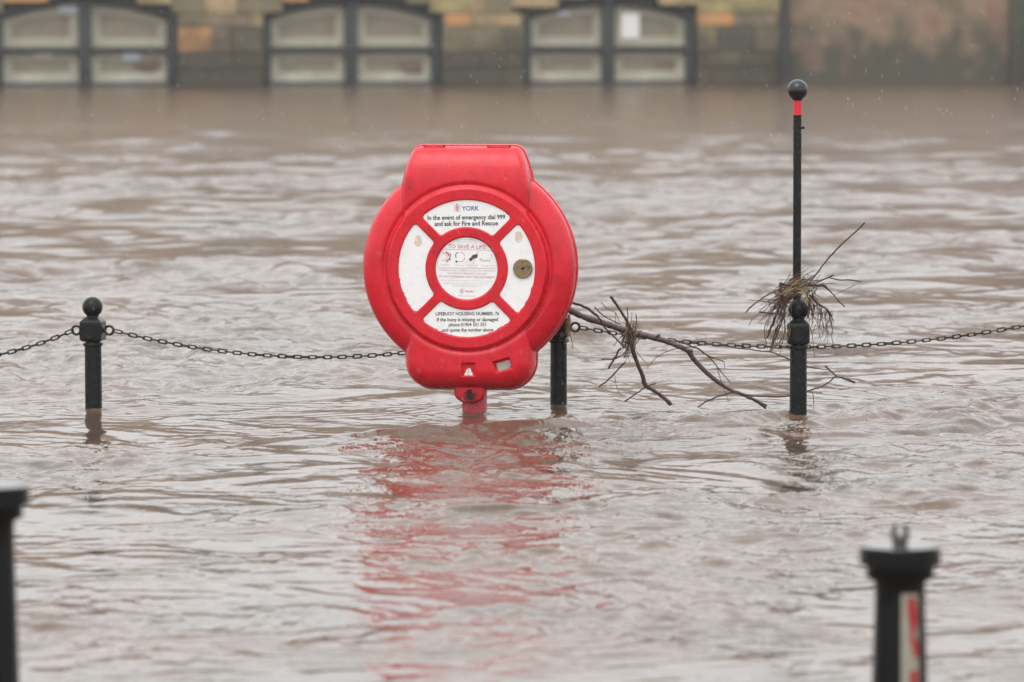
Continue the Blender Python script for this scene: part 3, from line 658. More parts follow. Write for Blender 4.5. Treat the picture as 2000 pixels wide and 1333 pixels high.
fill(mb, [Zc(*p) for p in [(1050, 765), (1120, 715), (1160, 650), (1250, 622), (1315, 625), (1310, 700), (1270, 745), (1210, 745), (1100, 838)]], cw, 1); picto(mb)
mb = MB(); stroke(mb, [Zc(*p) for p in [(1370, 790), (1440, 780), (1510, 800), (1590, 780), (1665, 810)]], .6, cw, 1); stroke(mb, [Zc(*p) for p in [(1400, 820), (1480, 825), (1560, 815), (1665, 830), (1670, 740), (1760, 735)]], .5, cw, 1)
stroke(mb, [Zc(1715, 620), Zc(1712, 700)], .9, cw, 1); stroke(mb, [Zc(1385, 735), Zc(1392, 800)], .9, cw, 1); picto(mb)
mb = MB(); gx, gy = Zc(852, 722); gy += 520 - 455   # maker's diamond
for s in (5.2, 3.6): stroke(mb, [(gx, gy - s), (gx + s * .85, gy), (gx, gy + s), (gx - s * .85, gy)], .6, cw, closed=True)
stroke(mb, [(gx + 1.6, gy - 1.8), (gx - 1.2, gy - 1.2), (gx + 1.2, gy + 1.2), (gx - 1.6, gy + 1.8)], .7, cw); mb.build('emblem', M_pink, disc, smooth=0)
mb = MB(); tw = FW - .0052 + .0004; ex_, ey = 893.3, 407
for dy_ in (-5.5, -2, 1.8, 5.5): stroke(mb, [(ex_ - 2.2, ey + dy_), (ex_ + 2.2, ey + dy_)], 1.6, tw)
stroke(mb, [(ex_, ey - 9), (ex_, ey + 7.5)], 1.1, tw); stroke(mb, arc(ex_, ey, 5.6, 0, 360, 24), .6, tw); stroke(mb, [(ex_ - 5, ey), (ex_ + 5, ey)], .8, tw)
mb.build('crest', M_pink, T, smooth=0)
mb = MB(); stroke(mb, [(ex_ - 7.5, ey - 8.5), (ex_ + 7.5, ey + 9.5)], .45, tw); stroke(mb, [(ex_ + 7.5, ey - 8.5), (ex_ - 7.5, ey + 9.5)], .45, tw); mb.build('crossed_swords', M_ink2, T, smooth=0)
mb = MB(); fill(mb, [(946, 561), (950, 558.5), (951, 560)], cw); fill(mb, [(957, 559), (961, 556.6), (961, 559)], cw); 
# faded oval residue where stickers were
for pn, (px, py, rx, ry) in ((panels[3], (817, 472, 7.2, 11.3)), (panels[1], (1013.5, 463, 7.6, 11))):
    mb = MB(); fill(mb, [(px + rx * (1 + .08 * math.sin(3 * t + px)) * math.cos(t), py + ry * (1 + .06 * math.sin(5 * t)) * math.sin(t)) for t in [2 * math.pi * i / 28 for i in range(28)]], FW - .0052 + .0004)
    mb.build('sticker_residue', M_peach, pn, smooth=0)
# bronze lock
lx, ly = loc_of(1022, 524)
mb = MB(); mb.lathe([(19 * K, 0), (19 * K, .007), (17.6 * K, .0085), (17 * K, .0075), (0.0005, .0078)], n=48, axis='y')
lk = mb.build('lock', M_brass, hroot, smooth=40, loc=HO + Vector((lx * K, -(FW - .006), -ly * K)))
mb = MB(); mb.box((0, -.0085, 0), (.007, .0012, .0016)); mb.box((0, -.0085, 0), (.0016, .0012, .007)); mb.build('keyway', M_hole, lk, smooth=0)
# labels in the two lower recesses
x_, y_ = 3, 200; wq = wz(x_, y_) - .014 + .0012
mb = MB()
v = [(-9, 10), (-7.5, 4), (-5, 2), (-6, 0), (-3, -3.5), (0, -6), (4, -4), (5, 0), (6, 2), (8, 5), (7, 7), (8, 10)]
mb.prism([((x_ + a) * K, -(y_ + b) * K) for a, b in v], -wq, -wq + .001); mb.build('torn_label', M_white, hroot, smooth=0, loc=HO)
mb = MB(); wq2 = wq + .0005
for pl in ([(-3, 5.5), (2.5, 5.5), (0, 9)], [(-5, 1), (6, 1.4), (5.6, 2.6), (-5.4, 2.2)], [(-1.5, -4.5), (1, -5), (1, -1), (-2, -1)]): mb.add([((x_ + a) * K, -wq2, -(y_ + b) * K) for a, b in pl], [tuple(range(len(pl)))])
mb.build('label_print', M_ink2, hroot, smooth=0, loc=HO)
x_, y_ = 71.5, 189.5; wq = wz(x_, y_) - .016 + .0014; ca, sa = math.cos(R(-17)), math.sin(R(-17))
mb = MB(); v = [(-13, -8), (14, -8), (14, 4), (8, 8), (-13, 8.5)]
mb.prism([((x_ + a * ca - b * sa) * K, -(y_ + a * sa + b * ca) * K) for a, b in v], -wq, -wq + .001); mb.build('metal_plate', M_plate, hroot, smooth=0, loc=HO)
x_, y_ = -5, 155
# mounting lug with its drain hole, and the post
mb = MB(); lug = []
for i in range(41):
    t = math.pi * i / 40; lug.append((31 * math.cos(t), 4 + 24 * math.sin(t) ** .8))
lug = [(31, -20)] + lug + [(-31, -20)]
V = []; prof = [(1.0, -.02), (1.0, .045), (.95, .056), (.86, .062), (0.02, .064)]
n = len(lug)
for f_, zz in prof: V += [((2 + a * f_) * K, -zz, -(237 + (b - 2) * f_ + 2) * K) for a, b in lug]
f = [(j * n + i, j * n + (i + 1) % n, (j + 1) * n + (i + 1) % n, (j + 1) * n + i) for j in range(len(prof) - 1) for i in range(n)]
mb.add(V, f); lg = mb.build('mounting_lug', M_red, hroot, smooth=45, loc=HO)
mb = MB(); mb.lathe([(5.2 * K, 0), (5.0 * K, .0015), (.0004, .0016)], n=24, axis='y'); mb.build('drain_hole', M_hole, lg, smooth=0, loc=(3 * K, -.0640, -242 * K))
mb = MB(); mb.box((0, 0, -.2), (22.3 * K, 20 * K, .30), bev=.005); mb.build('post', M_red2, hroot, loc=(0, .0, 0))
mb = MB(); mb.box((X0, .04, HZ), (22.3 * K, .02, .25), bev=.004); mb.build('back_bracket', M_red2, hroot)
# straws hanging out of the lug hole
st = MB(); base = Vector((X0 + 3 * K, -.066, HZ - 245 * K)); rr = random.Random(4)
for i in range(46):
    p = base + Vector((rr.gauss(0, 5) * K, rr.uniform(-.01, .0), rr.uniform(-8, 2) * K)); q = p + Vector((rr.gauss(0, 9) * K, rr.uniform(-.006, .002), rr.uniform(-6, 4) * K)); m_ = (p + q) / 2 + Vector((rr.gauss(0, 3) * K, -.004, rr.gauss(0, 3) * K))
    st.tube(spline([p, m_, q], 4), .0009, 4, 0)
for pts, mi in (([(920, 768), (917, 778), (904, 790)], 1), ([(921, 780), (914, 795), (903, 811)], 1), ([(925, 778), (928, 790), (924, 800)], 0), ([(930, 784), (942, 795), (953, 805)], 0), ([(921, 801), (918, 812), (920, 822)], 2), ([(918, 770), (905, 771), (893, 772)], 2), ([(912, 782), (903, 795), (893, 797)], 0)):
    st.tube(spline([Vector((X0 + (a - HX) * K, -.070, HZ - (b - HY) * K)) for a, b in pts], 5), .0010, 4, mi)
so = st.build('straw_tuft', [M_twig, M_straw, M_twig2], None, loc=(0, 0, 0)); so.matrix_world = Matrix.Translation(hroot.location) @ Matrix.Rotation(R(-6), 4, 'Z')
tag(so, 'small tuft of dark weed and straw stuck in the hole under the red housing', 'debris')

# ------------------------------------------------------------------ chain bollards
BL = 'round-topped black chain bollards'
def px_prof(pr_): return [(a * K, b * K) for a, b in pr_]
def make_bollard(label, eyes=True):
    root = empty('chain_bollard', label=label, cat='bollard', group=BL)
    mb = MB(); pr_ = []
    for i in range(19):
        t = -math.pi / 2 + .65 + (math.pi - .65) * i / 18; pr_.append((max(20.3 * math.cos(t), .1), 204 + 20.3 * math.sin(t)))
    mb.lathe(px_prof([(13, 182), (12, 186)] + pr_), n=40); mb.build('ball_finial', M_blk, root, smooth=40)
    # squared head
    h = MB(); bm = bmesh.new(); rings = [(11.5, 184), (12.5, 184.3), (21.0, 176), (21.8, 174), (22.2, 150), (21.8, 141), (20.2, 138), (16, 136)]
    V = []; F = []
    def sq(hw_, z, ch): c = ch * .5; return [(-hw_ + c, -hw_, z), (hw_ - c, -hw_, z), (hw_, -hw_ + c, z), (hw_, hw_ - c, z), (hw_ - c, hw_, z), (-hw_ + c, hw_, z), (-hw_, hw_ - c, z), (-hw_, -hw_ + c, z)]
    for (hw_, z) in rings: V += [(a * K, b * K, c * K) for a, b, c in sq(hw_, z, 3.2)]
    for j in range(len(rings) - 1): F += [(j * 8 + i, j * 8 + (i + 1) % 8, (j + 1) * 8 + (i + 1) % 8, (j + 1) * 8 + i) for i in range(8)]
    F += [tuple(range(8)), tuple(range(8 * len(rings) - 8, 8 * len(rings)))]
    h.add(V, F); hd_ = h.build('squared_head', M_blk, root, smooth=14)
    b_ = MB(); b_.torus((0, -22.0 * K, 158 * K), 13.5 * K, 1.6 * K, 'y', 36, 8); b_.build('boss_ring', M_blk, hd_)
    s = MB(); s.lathe(px_prof([(14, 138), (15, 134), (19, 133), (20, 130), (19.3, 127.5), (16.6, 126), (16.8, 60), (17, -250)]), n=40); s.build('shaft', M_blk, root, smooth=35)
    if eyes:
        for sx in (-1, 1):
            e = MB(); e.torus((sx * 33.5 * K, 0, 158 * K), 8.4 * K, 2.7 * K, 'y', 28, 10); e.tube([(sx * 20 * K, 0, 158 * K), (sx * 27 * K, 0, 158 * K)], 4 * K, 10); e.build('chain_eye', M_chain, root)
    return root
def base(px, py): return Vector((W(px, py, D(py)).x, D(py), 0))
p1 = base(183, 801); p2 = base(1091, 793); p3 = base(1559, 808)
b1 = make_bollard('short black bollard with round finial at the left, both chain rings in view')
b1.location = p1; b1.rotation_euler = (R(0), R(-.4), R(-10))
b2 = dup(b1, p2, 'short black bollard half hidden behind the right edge of the red housing', R(-8))
b3 = make_bollard('short black bollard at the right under a nest of twigs, tall pole behind it', False)
b3.location = p3; b3.rotation_euler = (0, 0, R(-3)); b3.scale = (1.0, 1.0, 1.0)
# ------------------------------------------------------------------ chains
lm = MB(); li = 15 * K; ww = 1.45 * K; hs_ = 3.4 * K; hl_ = li / 2 - hs_ + ww
pts = []
for i in range(11): t = -math.pi / 2 + math.pi * i / 10; pts.append((hl_ + hs_ * math.cos(t), 0, hs_ * math.sin(t)))
for i in range(11): t = math.pi / 2 + math.pi * i / 10; pts.append((-hl_ + hs_ * math.cos(t), 0, hs_ * math.sin(t)))
n_ = len(pts); V = []; mm = 7
for i, p in enumerate(pts):
    a, b = Vector(pts[i - 1]), Vector(pts[(i + 1) % n_]); t = (b - a).normalized(); u1 = Vector((0, 1, 0)); u2 = t.cross(u1)
    for j in range(mm): q = 2 * math.pi * j / mm; V.append(Vector(p) + u1 * ww * math.cos(q) + u2 * ww * math.sin(q))
lm.add(V, [(i * mm + j, i * mm + (j + 1) % mm, ((i + 1) % n_) * mm + (j + 1) % mm, ((i + 1) % n_) * mm + j) for i in range(n_) for j in range(mm)])
drop = MB(); drop.lathe([(.0003, .004), (.0014, .001), (.0019, -.001), (.0014, -.0028), (.0002, -.0034)], n=10)
def chain(A, B, low, label, seed, group='iron chains between the bollards'):
    rr = random.Random(seed)
    d = B - A; Lh = math.hypot(d.x, d.y); c4 = low       # sag below the straight line at mid, parabola
    f = lambda t: A + d * t + Vector((0, 0, -4 * c4 * t * (1 - t)))
    N = 900; P = [f(i / N) for i in range(N + 1)]; L_ = [0]
    for i in range(N): L_.append(L_[-1] + (P[i + 1] - P[i]).length)
    n = max(2, round(L_[-1] / li)); root = empty('chain', A, label=label, cat='chain', group=group)
    step = L_[-1] / n; j = 0
    global first_link
    for i in range(n):
        s = (i + .5) * step
        while j < N and L_[j] < s: j += 1
        p = P[j]; t = (P[min(j + 3, N)] - P[max(j - 3, 0)]).normalized()
        if first_link is None: o = lm.build('link', M_chain, root); first_link = o
        else: o = first_link.copy(); COL.objects.link(o); o.parent = root
        up = Vector((0, 0, 1)); sd_ = up.cross(t).normalized(); up2 = t.cross(sd_)
        m = Matrix((t, sd_, up2)).transposed().to_4x4(); roll = (R(12) if i % 2 == 0 else R(80)) + rr.gauss(0, .16)
        o.matrix_local = Matrix.Translation(p - A) @ m @ Matrix.Rotation(roll, 4, 'X')
        if rr.random() < .22:
            q = drop.build('water_drop', M_drop, root); q.location = p - A + Vector((0, -.001, -hs_ * (1 if i % 2 == 0 else .3) - ww - .003))
    return root
first_link = None
def eye(b, sx): return b.location + Vector((sx * 42 * K * math.cos(R(10)), -sx * 42 * K * math.sin(R(10)) * 0, 157 * K))
# parabola through the photographed lowest point: (610,696)
e1 = eye(b1, 1); e2 = eye(b2, -1)
chain(e1, e2, (696 - 640) * K, 'rusty dark chain sagging from the left bollard to behind the red housing', 1)
eL = Vector((W(-420, 640, 20.6).x, 20.6, e1.z)); e0 = eye(b1, -1)
chain(eL, e0, .115, 'dark chain rising from the left edge of the photo to the left bollard', 2)
e3 = eye(b2, 1); eR = Vector((W(2035, 640, 20.55).x, 20.55, W(2035, 630, 20.55).z))
mid = W(1580, 678, 20.65); c_ = (e3.z + eR.z) / 2 - mid.z
chain(e3, eR, c_, 'dark chain running behind the branch and twigs to the right edge', 3)
b0 = dup(b1, Vector((eL.x - 42 * K, 20.6, 0)), 'short black bollard beyond the left edge of the photo')
b4 = dup(b1, Vector((eR.x + 44 * K, 20.55, 0)), 'short black bollard beyond the right edge of the photo')

# ------------------------------------------------------------------ tall marker pole behind the right bollard
pm = Vector((W(1557, 400, p3.y + .10).x, p3.y + .10, 0)); K3 = pm.y / FPX
mk = empty('marker_pole', pm, label='tall thin black pole with a ball top and red band', cat='pole')
def zp(py): return W(1557, py, pm.y).z
mb = MB(); mb.lathe([(8.6 * K3, -.5), (8.0 * K3, zp(225))], n=28); mb.build('pole', M_blk, mk)
mb = MB(); mb.lathe([(8.1 * K3, zp(225) + .0005), (8.1 * K3, zp(197))], n=28); mb.build('red_band', M_redband, mk)
mb = MB(); zc = zp(176); pr_ = [(7.9 * K3, zp(198)), (8.2 * K3, zp(196)), (13 * K3, zp(191))] + [(max(20.4 * K3 * math.cos(t), .0003), zc + 20.4 * K3 * math.sin(t)) for t in [-.72 + (math.pi / 2 + .72) * i / 20 for i in range(21)]]
mb.lathe(pr_, n=40); mb.build('ball_top', M_gloss, mk, smooth=45)
mb = MB(); z = zp(250); mb.lathe([(8.0 * K3, z - .003), (9.2 * K3, z - .0025), (9.2 * K3, z + .0025), (8.0 * K3, z + .003)], n=28, cap=False); mb.box((11 * K3, 0, z), (3 * K3, .004, .0045), bev=.001); mb.build('clamp', M_blk, mk)

# ------------------------------------------------------------------ branch caught on the chain
def Z6(X, Y): return 1080 + X / 3.03, 420 + Y / 3.03
def br(mb, pts, d=20.56, dd=0, mi=0, sub=6, jit=.35, sc=1.0, seed=0, n=8):
    rr = random.Random(seed + len(pts) * 31 + int(pts[0][0])); w_ = [(p[2] if len(p) > 2 else None) for p in pts]
    ks = [i for i, a in enumerate(w_) if a is not None] or [0]
    w_ = [float(np.interp(i, ks, [w_[k] if w_[k] else 5 for k in ks])) for i in range(len(pts))]
    m = len(pts); P = []
    for i, p in enumerate(pts):
        x, y = Z6(p[0], p[1]); dpt = d + dd * i / (m - 1); v = W(x, y, dpt); P.append((v.x, v.y, v.z, w_[i] / 3.03 / 2 * K))
    S = spline(P, sub); Q = []; rads = []
    for i, s in enumerate(S):
        r_ = max(s[3], .0007) * sc; Q.append(Vector(s[:3]) + Vector((rr.gauss(0, 1), rr.gauss(0, 1), rr.gauss(0, 1))) * min(r_, .004) * jit); rads.append(r_ * 1.12 * rr.uniform(.9, 1.12))
    mb.tube(Q, rads, n, mi)
mb = MB()
br(mb, [(60, 545, 36), (95, 560, 38), (150, 590, 34), (220, 618, 34), (300, 640, 34), (370, 665, 34), (440, 690, 36), (520, 708, 34), (600, 728, 33), (660, 745, 30), (740, 775, 28), (800, 805, 30), (830, 850, 26), (880, 905, 25), (940, 960, 23), (1000, 1005, 22), (1060, 1040, 20), (1120, 1062, 19), (1180, 1090, 18), (1220, 1110, 20), (1262, 1146, 15)], d=20.52, dd=.12, jit=.10, n=12)
br(mb, [(455, 700, 18), (470, 790, 24), (500, 880, 22), (530, 950, 22), (545, 1005, 26), (590, 1035, 22), (640, 1070, 22), (700, 1122, 24)], d=20.50, dd=.1, jit=.12, n=10)
br(mb, [(795, 800, 20), (828, 806, 22)], jit=.05); br(mb, [(605, 725, 10), (632, 708, 16)], jit=.05)
br(mb, [(1225, 1112, 14), (1268, 1130, 12)], jit=.05)
bo = mb.build('fallen_branch', M_bark, None, smooth=60); tag(bo, 'long bare brown branch hooked over the chain right of the red housing', 'branch')
def child(mbx, name, m, par): o = mbx.build(name, m, par, smooth=60); return o
tw = MB()
br(tw, [(115, 518, 13), (190, 550, 14), (240, 580, 14), (280, 620, 12), (300, 660, 10), (350, 710, 9), (400, 760, 8), (430, 790, 7)], d=20.46)
br(tw, [(343, 483, 16), (385, 545, 14), (420, 600, 14), (450, 655, 14), (470, 690, 12)], d=20.5, jit=.15)
for p in ([(440, 545, 5), (443, 620, 6), (440, 660, 5)], [(490, 588, 5), (494, 620), (488, 680, 6)], [(285, 520, 4), (330, 560), (370, 580), (392, 630, 3)], [(370, 580, 3), (372, 640)],
          [(245, 545, 7), (290, 590), (340, 620), (400, 650, 5)], [(400, 790, 11), (370, 840), (328, 908, 11)], [(285, 855, 7), (370, 850), (430, 815, 6)], [(425, 870, 8), (350, 955), (272, 1020, 8)],
          [(365, 950, 3), (375, 1010), (398, 1067, 3)], [(422, 1107, 8), (490, 1060), (550, 1020), (608, 998, 7)], [(495, 810, 4), (560, 890, 3)], [(460, 700, 10), (445, 780, 9), (420, 850, 5)],
          [(760, 755, 9), (850, 790), (910, 830, 8), (960, 850), (1014, 868, 5)], [(910, 830, 7), (950, 870), (980, 910), (1052, 996, 4)], [(972, 905, 4), (1000, 1000), (1040, 1102, 3)], [(1012, 868, 3), (1015, 905, 3)],
          [(857, 1138, 7), (940, 1090), (1050, 1055, 8), (1150, 1068), (1250, 1075, 8), (1330, 1078), (1405, 1070, 7), (1450, 1062), (1500, 1045, 8), (1580, 1020), (1640, 985), (1680, 958, 7), (1785, 993, 13)], [(1680, 958, 7), (1645, 925), (1610, 895, 10)],
          [(555, 912, 3), (600, 855), (660, 815), (740, 790), (840, 778), (960, 768, 5), (1100, 790, 6), (1230, 805, 6), (1300, 815, 6), (1400, 858, 7), (1500, 898, 6), (1580, 912), (1640, 918, 5)],
          [(1520, 1045, 4), (1540, 1065), (1542, 1128, 4)], [(680, 740, 6), (740, 752), (800, 770, 5)]):
    br(tw, p, d=20.48 if p[0][0] < 1000 else 20.62, n=6)
rr = random.Random(12)
for i in range(110):   # matted small twigs where the side limb leaves the branch
    cx, cy = 450 + rr.gauss(0, 22), 740 + rr.gauss(0, 40); a = rr.gauss(R(115), .5); l = rr.uniform(30, 95)
    br(tw, [(cx - l * math.cos(a) / 2, cy - l * math.sin(a) / 2, rr.uniform(2.5, 6)), (cx + rr.gauss(0, 8), cy + rr.gauss(0, 8)), (cx + l * math.cos(a) / 2, cy + l * math.sin(a) / 2, 2.5)], d=20.44 + rr.uniform(0, .1), n=5, seed=i, mi=0 if rr.random() < .7 else 1, sub=3)
for i in range(16):   # hair-fine strands by the housing edge
    x = rr.uniform(85, 105); br(tw, [(x, 590, 1.5), (x + rr.gauss(0, 12), 660), (x + rr.gauss(5, 25), rr.uniform(680, 790), 1.5)], d=20.42, n=4, seed=i, mi=2, sub=3)
child(tw, 'side_twigs', [M_twig, M_straw, M_straw], bo)

# ------------------------------------------------------------------ nest of twigs on the right bollard
def N1(X, Y): x, y = 1440 + X / 4.76, 420 + Y / 4.76; return ((x - 1080) * 3.03, (y - 420) * 3.03)
def nb(mb, pts, d=None, **kw):
    d = d if d else p3.y - .06
    br(mb, [(*N1(p[0], p[1]), *( [p[2] / 1.3] if len(p) > 2 else [])) for p in pts], d=d, **kw)
ls = MB(); nb(ls, [(1180, 72, 12), (1165, 95, 12), (1080, 175, 10), (960, 285, 11), (850, 400, 11), (780, 490, 9), (720, 570, 9), (640, 670, 8)], jit=.2, mi=0)
o = ls.build('long_stick', M_twig, None, smooth=60); tag(o, 'long thin stick slanting up to the right out of the twig nest', 'stick')
ns = MB()
for p in ([(660, 665, 9), (760, 622, 9), (890, 562, 13)], [(860, 585, 9), (950, 605), (1050, 608), (1155, 620, 9)], [(660, 650, 14), (800, 662, 20), (840, 690, 12), (900, 750, 8), (940, 800), (998, 855, 9)],
          [(400, 635, 20), (410, 720, 24), (440, 820, 14)], [(400, 635, 14), (500, 660, 18), (590, 705, 14)], [(205, 900, 10), (300, 912), (450, 922, 9)],
          [(380, 800, 6), (310, 920), (260, 1030), (255, 1120), (280, 1250, 6)], [(410, 830, 14), (350, 960, 18), (275, 1152, 14)], [(430, 930, 12), (380, 1080), (310, 1250, 8)], [(320, 820, 6), (240, 900), (150, 960), (105, 1030, 4)],
          [(450, 830, 24), (500, 765, 26), (570, 745, 18)], [(670, 740, 14), (760, 830, 14), (830, 880, 13), (880, 945, 16)], [(850, 890, 9), (860, 960), (885, 1060), (880, 1150), (932, 1310, 3)],
          [(420, 930, 10), (440, 1000), (435, 1130), (400, 1220, 5)], [(655, 760, 16), (665, 860, 14), (655, 960, 10)], [(650, 800, 16), (690, 860, 9), (700, 960, 6)], [(680, 1040, 6), (700, 1150), (720, 1330, 4)], [(300, 1260, 6), (340, 1130), (420, 950, 8)]):
    nb(ns, p, n=7, mi=0)
for p in ([(590, 600, 8), (430, 670, 10), (300, 730, 10), (200, 800, 10), (120, 860), (78, 912, 11)], [(840, 790, 3), (900, 750), (1100, 650, 5)], [(110, 790, 6), (250, 805), (350, 825), (460, 828, 7)], [(700, 655, 7), (800, 645), (912, 634, 6)], [(640, 560, 4), (720, 510, 3)], [(480, 720, 9), (440, 800), (430, 880, 6)],
          [(660, 690, 5), (760, 760), (840, 810, 4)], [(420, 1150, 8), (330, 1250), (290, 1270, 8)]): nb(ns, p, n=6, mi=1)
rr = random.Random(33)
for i in range(105):     # straw mat lying on the ball and round the pole
    cx = rr.gauss(560, 75); cy = 650 + abs(cx - 600) * .25 + rr.gauss(0, 45); a = rr.gauss(-.35 if cx > 480 else -.7, .32); l = rr.uniform(80, 300)
    nb(ns, [(cx - l * math.cos(a) / 2, cy - l * math.sin(a) / 2 + rr.gauss(0, 10), rr.uniform(3, 8)), (cx + rr.gauss(0, 12), cy - rr.uniform(0, 14)), (cx + l * math.cos(a) / 2, cy + l * math.sin(a) / 2, 3)], d=p3.y + rr.uniform(-.085, .10), n=5, seed=i, mi=rr.choice([2, 2, 1, 0, 0, 0, 1, 3]), sub=3)
for i in range(85):     # dark tangle on both sides of the ball
    sd_ = rr.choice([-1, -1, 1]); cx = 555 + sd_ * rr.gauss(120, 34); cy = rr.uniform(700, 960); a = rr.gauss(R(100 if sd_ < 0 else 80), .4); l = rr.uniform(70, 190)
    nb(ns, [(cx - l * math.cos(a) / 2, cy - l * math.sin(a) / 2, rr.uniform(3, 8)), (cx + rr.gauss(0, 16), cy + rr.gauss(0, 12)), (cx + l * math.cos(a) / 2, cy + l * math.sin(a) / 2, 3)], d=p3.y + rr.uniform(-.07, .07), n=5, seed=i, mi=rr.choice([0, 0, 0, 1]), sub=3)
for i in range(32):      # fine hanging roots on the right
    x = rr.uniform(680, 880); y = 790 + (x - 680) * .5 + rr.uniform(-10, 30); l = rr.uniform(60, 330); dx = rr.gauss(0, 35)
    nb(ns, [(x, y, 3), (x + dx * .4 + rr.gauss(0, 14), y + l * .35), (x + dx + rr.gauss(0, 14), y + l * .7), (x + dx * 1.1 + rr.gauss(0, 25), y + l, 2)], d=p3.y - .04 + rr.uniform(-.03, .05), n=4, seed=i, mi=rr.choice([0, 0, 1]), sub=3)
for i in range(40):      # sprays on the left
    a = rr.uniform(R(100), R(215)); l = rr.uniform(80, 280); x, y = 440 + rr.gauss(0, 18), 800 + rr.gauss(0, 50)
    nb(ns, [(x, y, 5), (x + l * .5 * math.cos(a) + rr.gauss(0, 14), y + l * .5 * math.sin(a)), (x + l * math.cos(a), y + l * math.sin(a) + l * .18, 2)], n=4, seed=i, mi=rr.choice([0, 1]), sub=4)
for i in range(26):      # weed dangling to the chain, left side
    x = 400 + rr.gauss(0, 40); y = rr.uniform(980, 1080); l = rr.uniform(90, 230)
    nb(ns, [(x + 20, y, 4), (x, y + l * .5), (x - rr.uniform(0, 60), y + l, 3)], n=4, seed=i + 90, mi=rr.choice([0, 1, 2]), sub=3)
for k, p in enumerate(([(560, 720, 9), (620, 735), (655, 790), (650, 850, 6)], [(590, 730, 7), (640, 760), (640, 830, 5)], [(440, 720, 7), (520, 690), (600, 700, 6)], [(405, 1000, 6), (430, 1100), (470, 1150, 4)])): nb(ns, p, n=5, mi=3, d=p3.y - .08)
o = ns.build('twig_nest', [M_twig, M_twig2, M_straw, M_straw2], None, smooth=60); tag(o, 'tangled nest of twigs and straw caught on the right bollard and pole', 'twig nest')

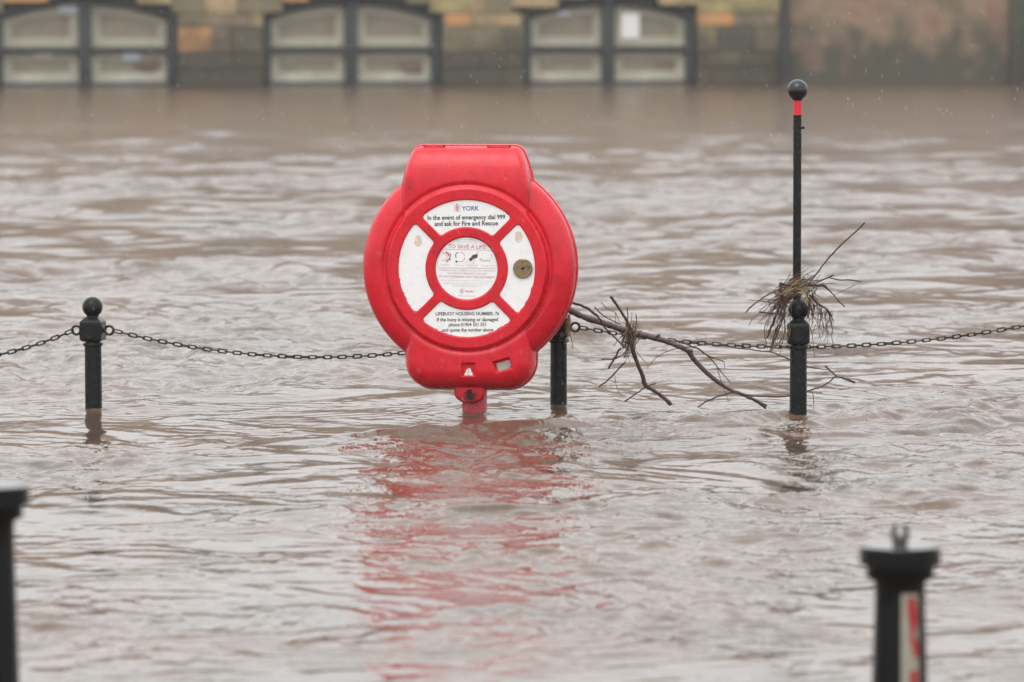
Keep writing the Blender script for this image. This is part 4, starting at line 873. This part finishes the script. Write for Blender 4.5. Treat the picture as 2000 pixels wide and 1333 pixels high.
# ------------------------------------------------------------------ foreground bollards (out of focus)
def fore(label, loc, rz, strip):
    root = empty('cast_bollard', loc, rz, label=label, cat='bollard', group='wide-capped black bollards in the foreground')
    u = 1 / 1000.; mb = MB(); T0 = 0
    mb.lathe([(a * u, b * u) for a, b in [(.5, .6), (60, .4), (79, 0), (80.5, -2), (80.5, -33), (79, -35), (66, -36)]], n=48, cap=False); mb.build('cap', M_blk2, root)
    mb = MB(); mb.lathe([(74 * u, .0004), (73 * u, .0018), (.0005, .0020)], n=48, cap=False); mb.build('rain_film', M_wet, root)
    mb = MB(); mb.lathe([(a * u, b * u) for a, b in [(67, -35), (67, -58), (65, -61), (62, -64), (52, -66), (50, -76), (50, -120), (59, -400), (60, -900)]], n=48, cap=False); mb.build('shaft', M_blk2, root, smooth=40)
    mb = MB()
    for sx in (-1, 1): mb.tube([(sx * 9 * u, 0, 1 * u), (sx * 11 * u, 0, 16 * u), (sx * 13 * u, 0, 24 * u), (sx * 13 * u, 0, 35 * u), (sx * 6 * u, 0, 43 * u)], 5.5 * u, 8)
    mb.lathe([(16 * u, 0), (14 * u, 12 * u), (11 * u, 20 * u), (4 * u, 23 * u)], n=20); mb.build('top_lug', M_chain, root)
    if strip:
        a0, a1 = R(-91), R(-51); rs = lambda z: (50.2 + (-z - .12) / .28 * 8) * u + .0012 if z < -.12 else .0514
        mb = MB(); V = []; n = 10; zs = [-.088 - i * .02 for i in range(22)]
        for z in zs:
            for i in range(n + 1): a = a0 + (a1 - a0) * i / n; r_ = rs(z) + .0006; V.append((r_ * math.cos(a), r_ * math.sin(a), z))
        F = [(j * (n + 1) + i, j * (n + 1) + i + 1, (j + 1) * (n + 1) + i + 1, (j + 1) * (n + 1) + i) for j in range(len(zs) - 1) for i in range(n)]
        mb.add(V, F); so_ = mb.build('reflective_strip', mat('cream strip', (.27, .25, .19), .5, var=[(.32, .30, .24)], vscale=30), root, smooth=60)
        mb = MB()
        def mark(pts):
            vv = []
            for a, z in pts: t = a0 + (a1 - a0) * a; r_ = rs(z) + .0018; vv.append((r_ * math.cos(t), r_ * math.sin(t), z))
            mb.add(vv, [tuple(range(len(vv)))])
        mark([(.36, -.096), (.72, -.093), (.88, -.112), (.94, -.140), (.78, -.163), (.50, -.165), (.38, -.130)]); mark([(.48, -.160), (.72, -.160), (.66, -.182), (.52, -.180)])
        mark([(.50, -.176), (.86, -.174), (.96, -.195), (.90, -.214), (.74, -.216), (.62, -.198)]); mark([(.48, -.240), (.86, -.236), (.90, -.265), (.84, -.33), (.42, -.33), (.44, -.27)])
        mb.build('red_marks', mat('red marks', (.33, .006, .014), .5), so_, smooth=0)
    return root
dR = 11.111
v = W(1758, 1068, dR); fore('black wide-capped bollard with red and cream strip, lower right corner', v, R(0), True)
v = W(-22, 950, dR); fore('black wide-capped bollard without a strip, cut off by the lower left edge', v, R(20), False)

# ------------------------------------------------------------------ rain: small falling drops
def rain():
    rr = random.Random(77); V = []; F = []; k = 0
    for i in range(4200):
        d = 14 + 56 * rr.random() ** 1.5; x = rr.uniform(-1, 1) * (.1 * d + .5); z = rr.uniform(.02, 2.6 if d > 14 else 2)
        zmax = CAM_H - (d * .0) ; L_ = rr.uniform(.010, .018); r_ = rr.uniform(.0004, .00075); tl = Vector((.28, 0, -1)).normalized()
        c = Vector((x, d, z)); a = Vector((1, 0, .28)).normalized(); b = Vector((0, 1, 0))
        V += [c - tl * L_ / 2, c + a * r_ + tl * L_ * .1, c + b * r_ + tl * L_ * .1, c - a * r_ + tl * L_ * .1, c - b * r_ + tl * L_ * .1, c + tl * L_ / 2]
        for j in range(4): q = (j + 1) % 4; F += [(k, k + 1 + j, k + 1 + q), (k + 5, k + 1 + q, k + 1 + j)]
        k += 6
    me = bpy.data.meshes.new('rain'); me.from_pydata([tuple(v) for v in V], [], F); me.polygons.foreach_set('use_smooth', [True] * len(F))
    m = mat('raindrop', (.46, .47, .48), .15, .5); me.materials.append(m)
    o = bpy.data.objects.new('rain', me); COL.objects.link(o); tag(o, 'light rain falling in front of the far wall and over the water', kind='stuff')
rain()

# ------------------------------------------------------------------ rain haze over the river
def haze():
    mb = MB(); mb.box((0, 300, 4.0), (1000, 700, 5.6)); m = bpy.data.materials.new('rain haze'); m.use_nodes = True; t = m.node_tree; t.nodes.clear()
    v = t.nodes.new('ShaderNodeVolumePrincipled'); v.inputs['Color'].default_value = (.9, .91, .92, 1); v.inputs['Density'].default_value = .0006
    o = t.nodes.new('ShaderNodeOutputMaterial'); t.links.new(v.outputs[0], o.inputs['Volume'])
    tag(mb.build('haze', m, None, smooth=0), 'thin rain haze over the river', kind='stuff')
haze()
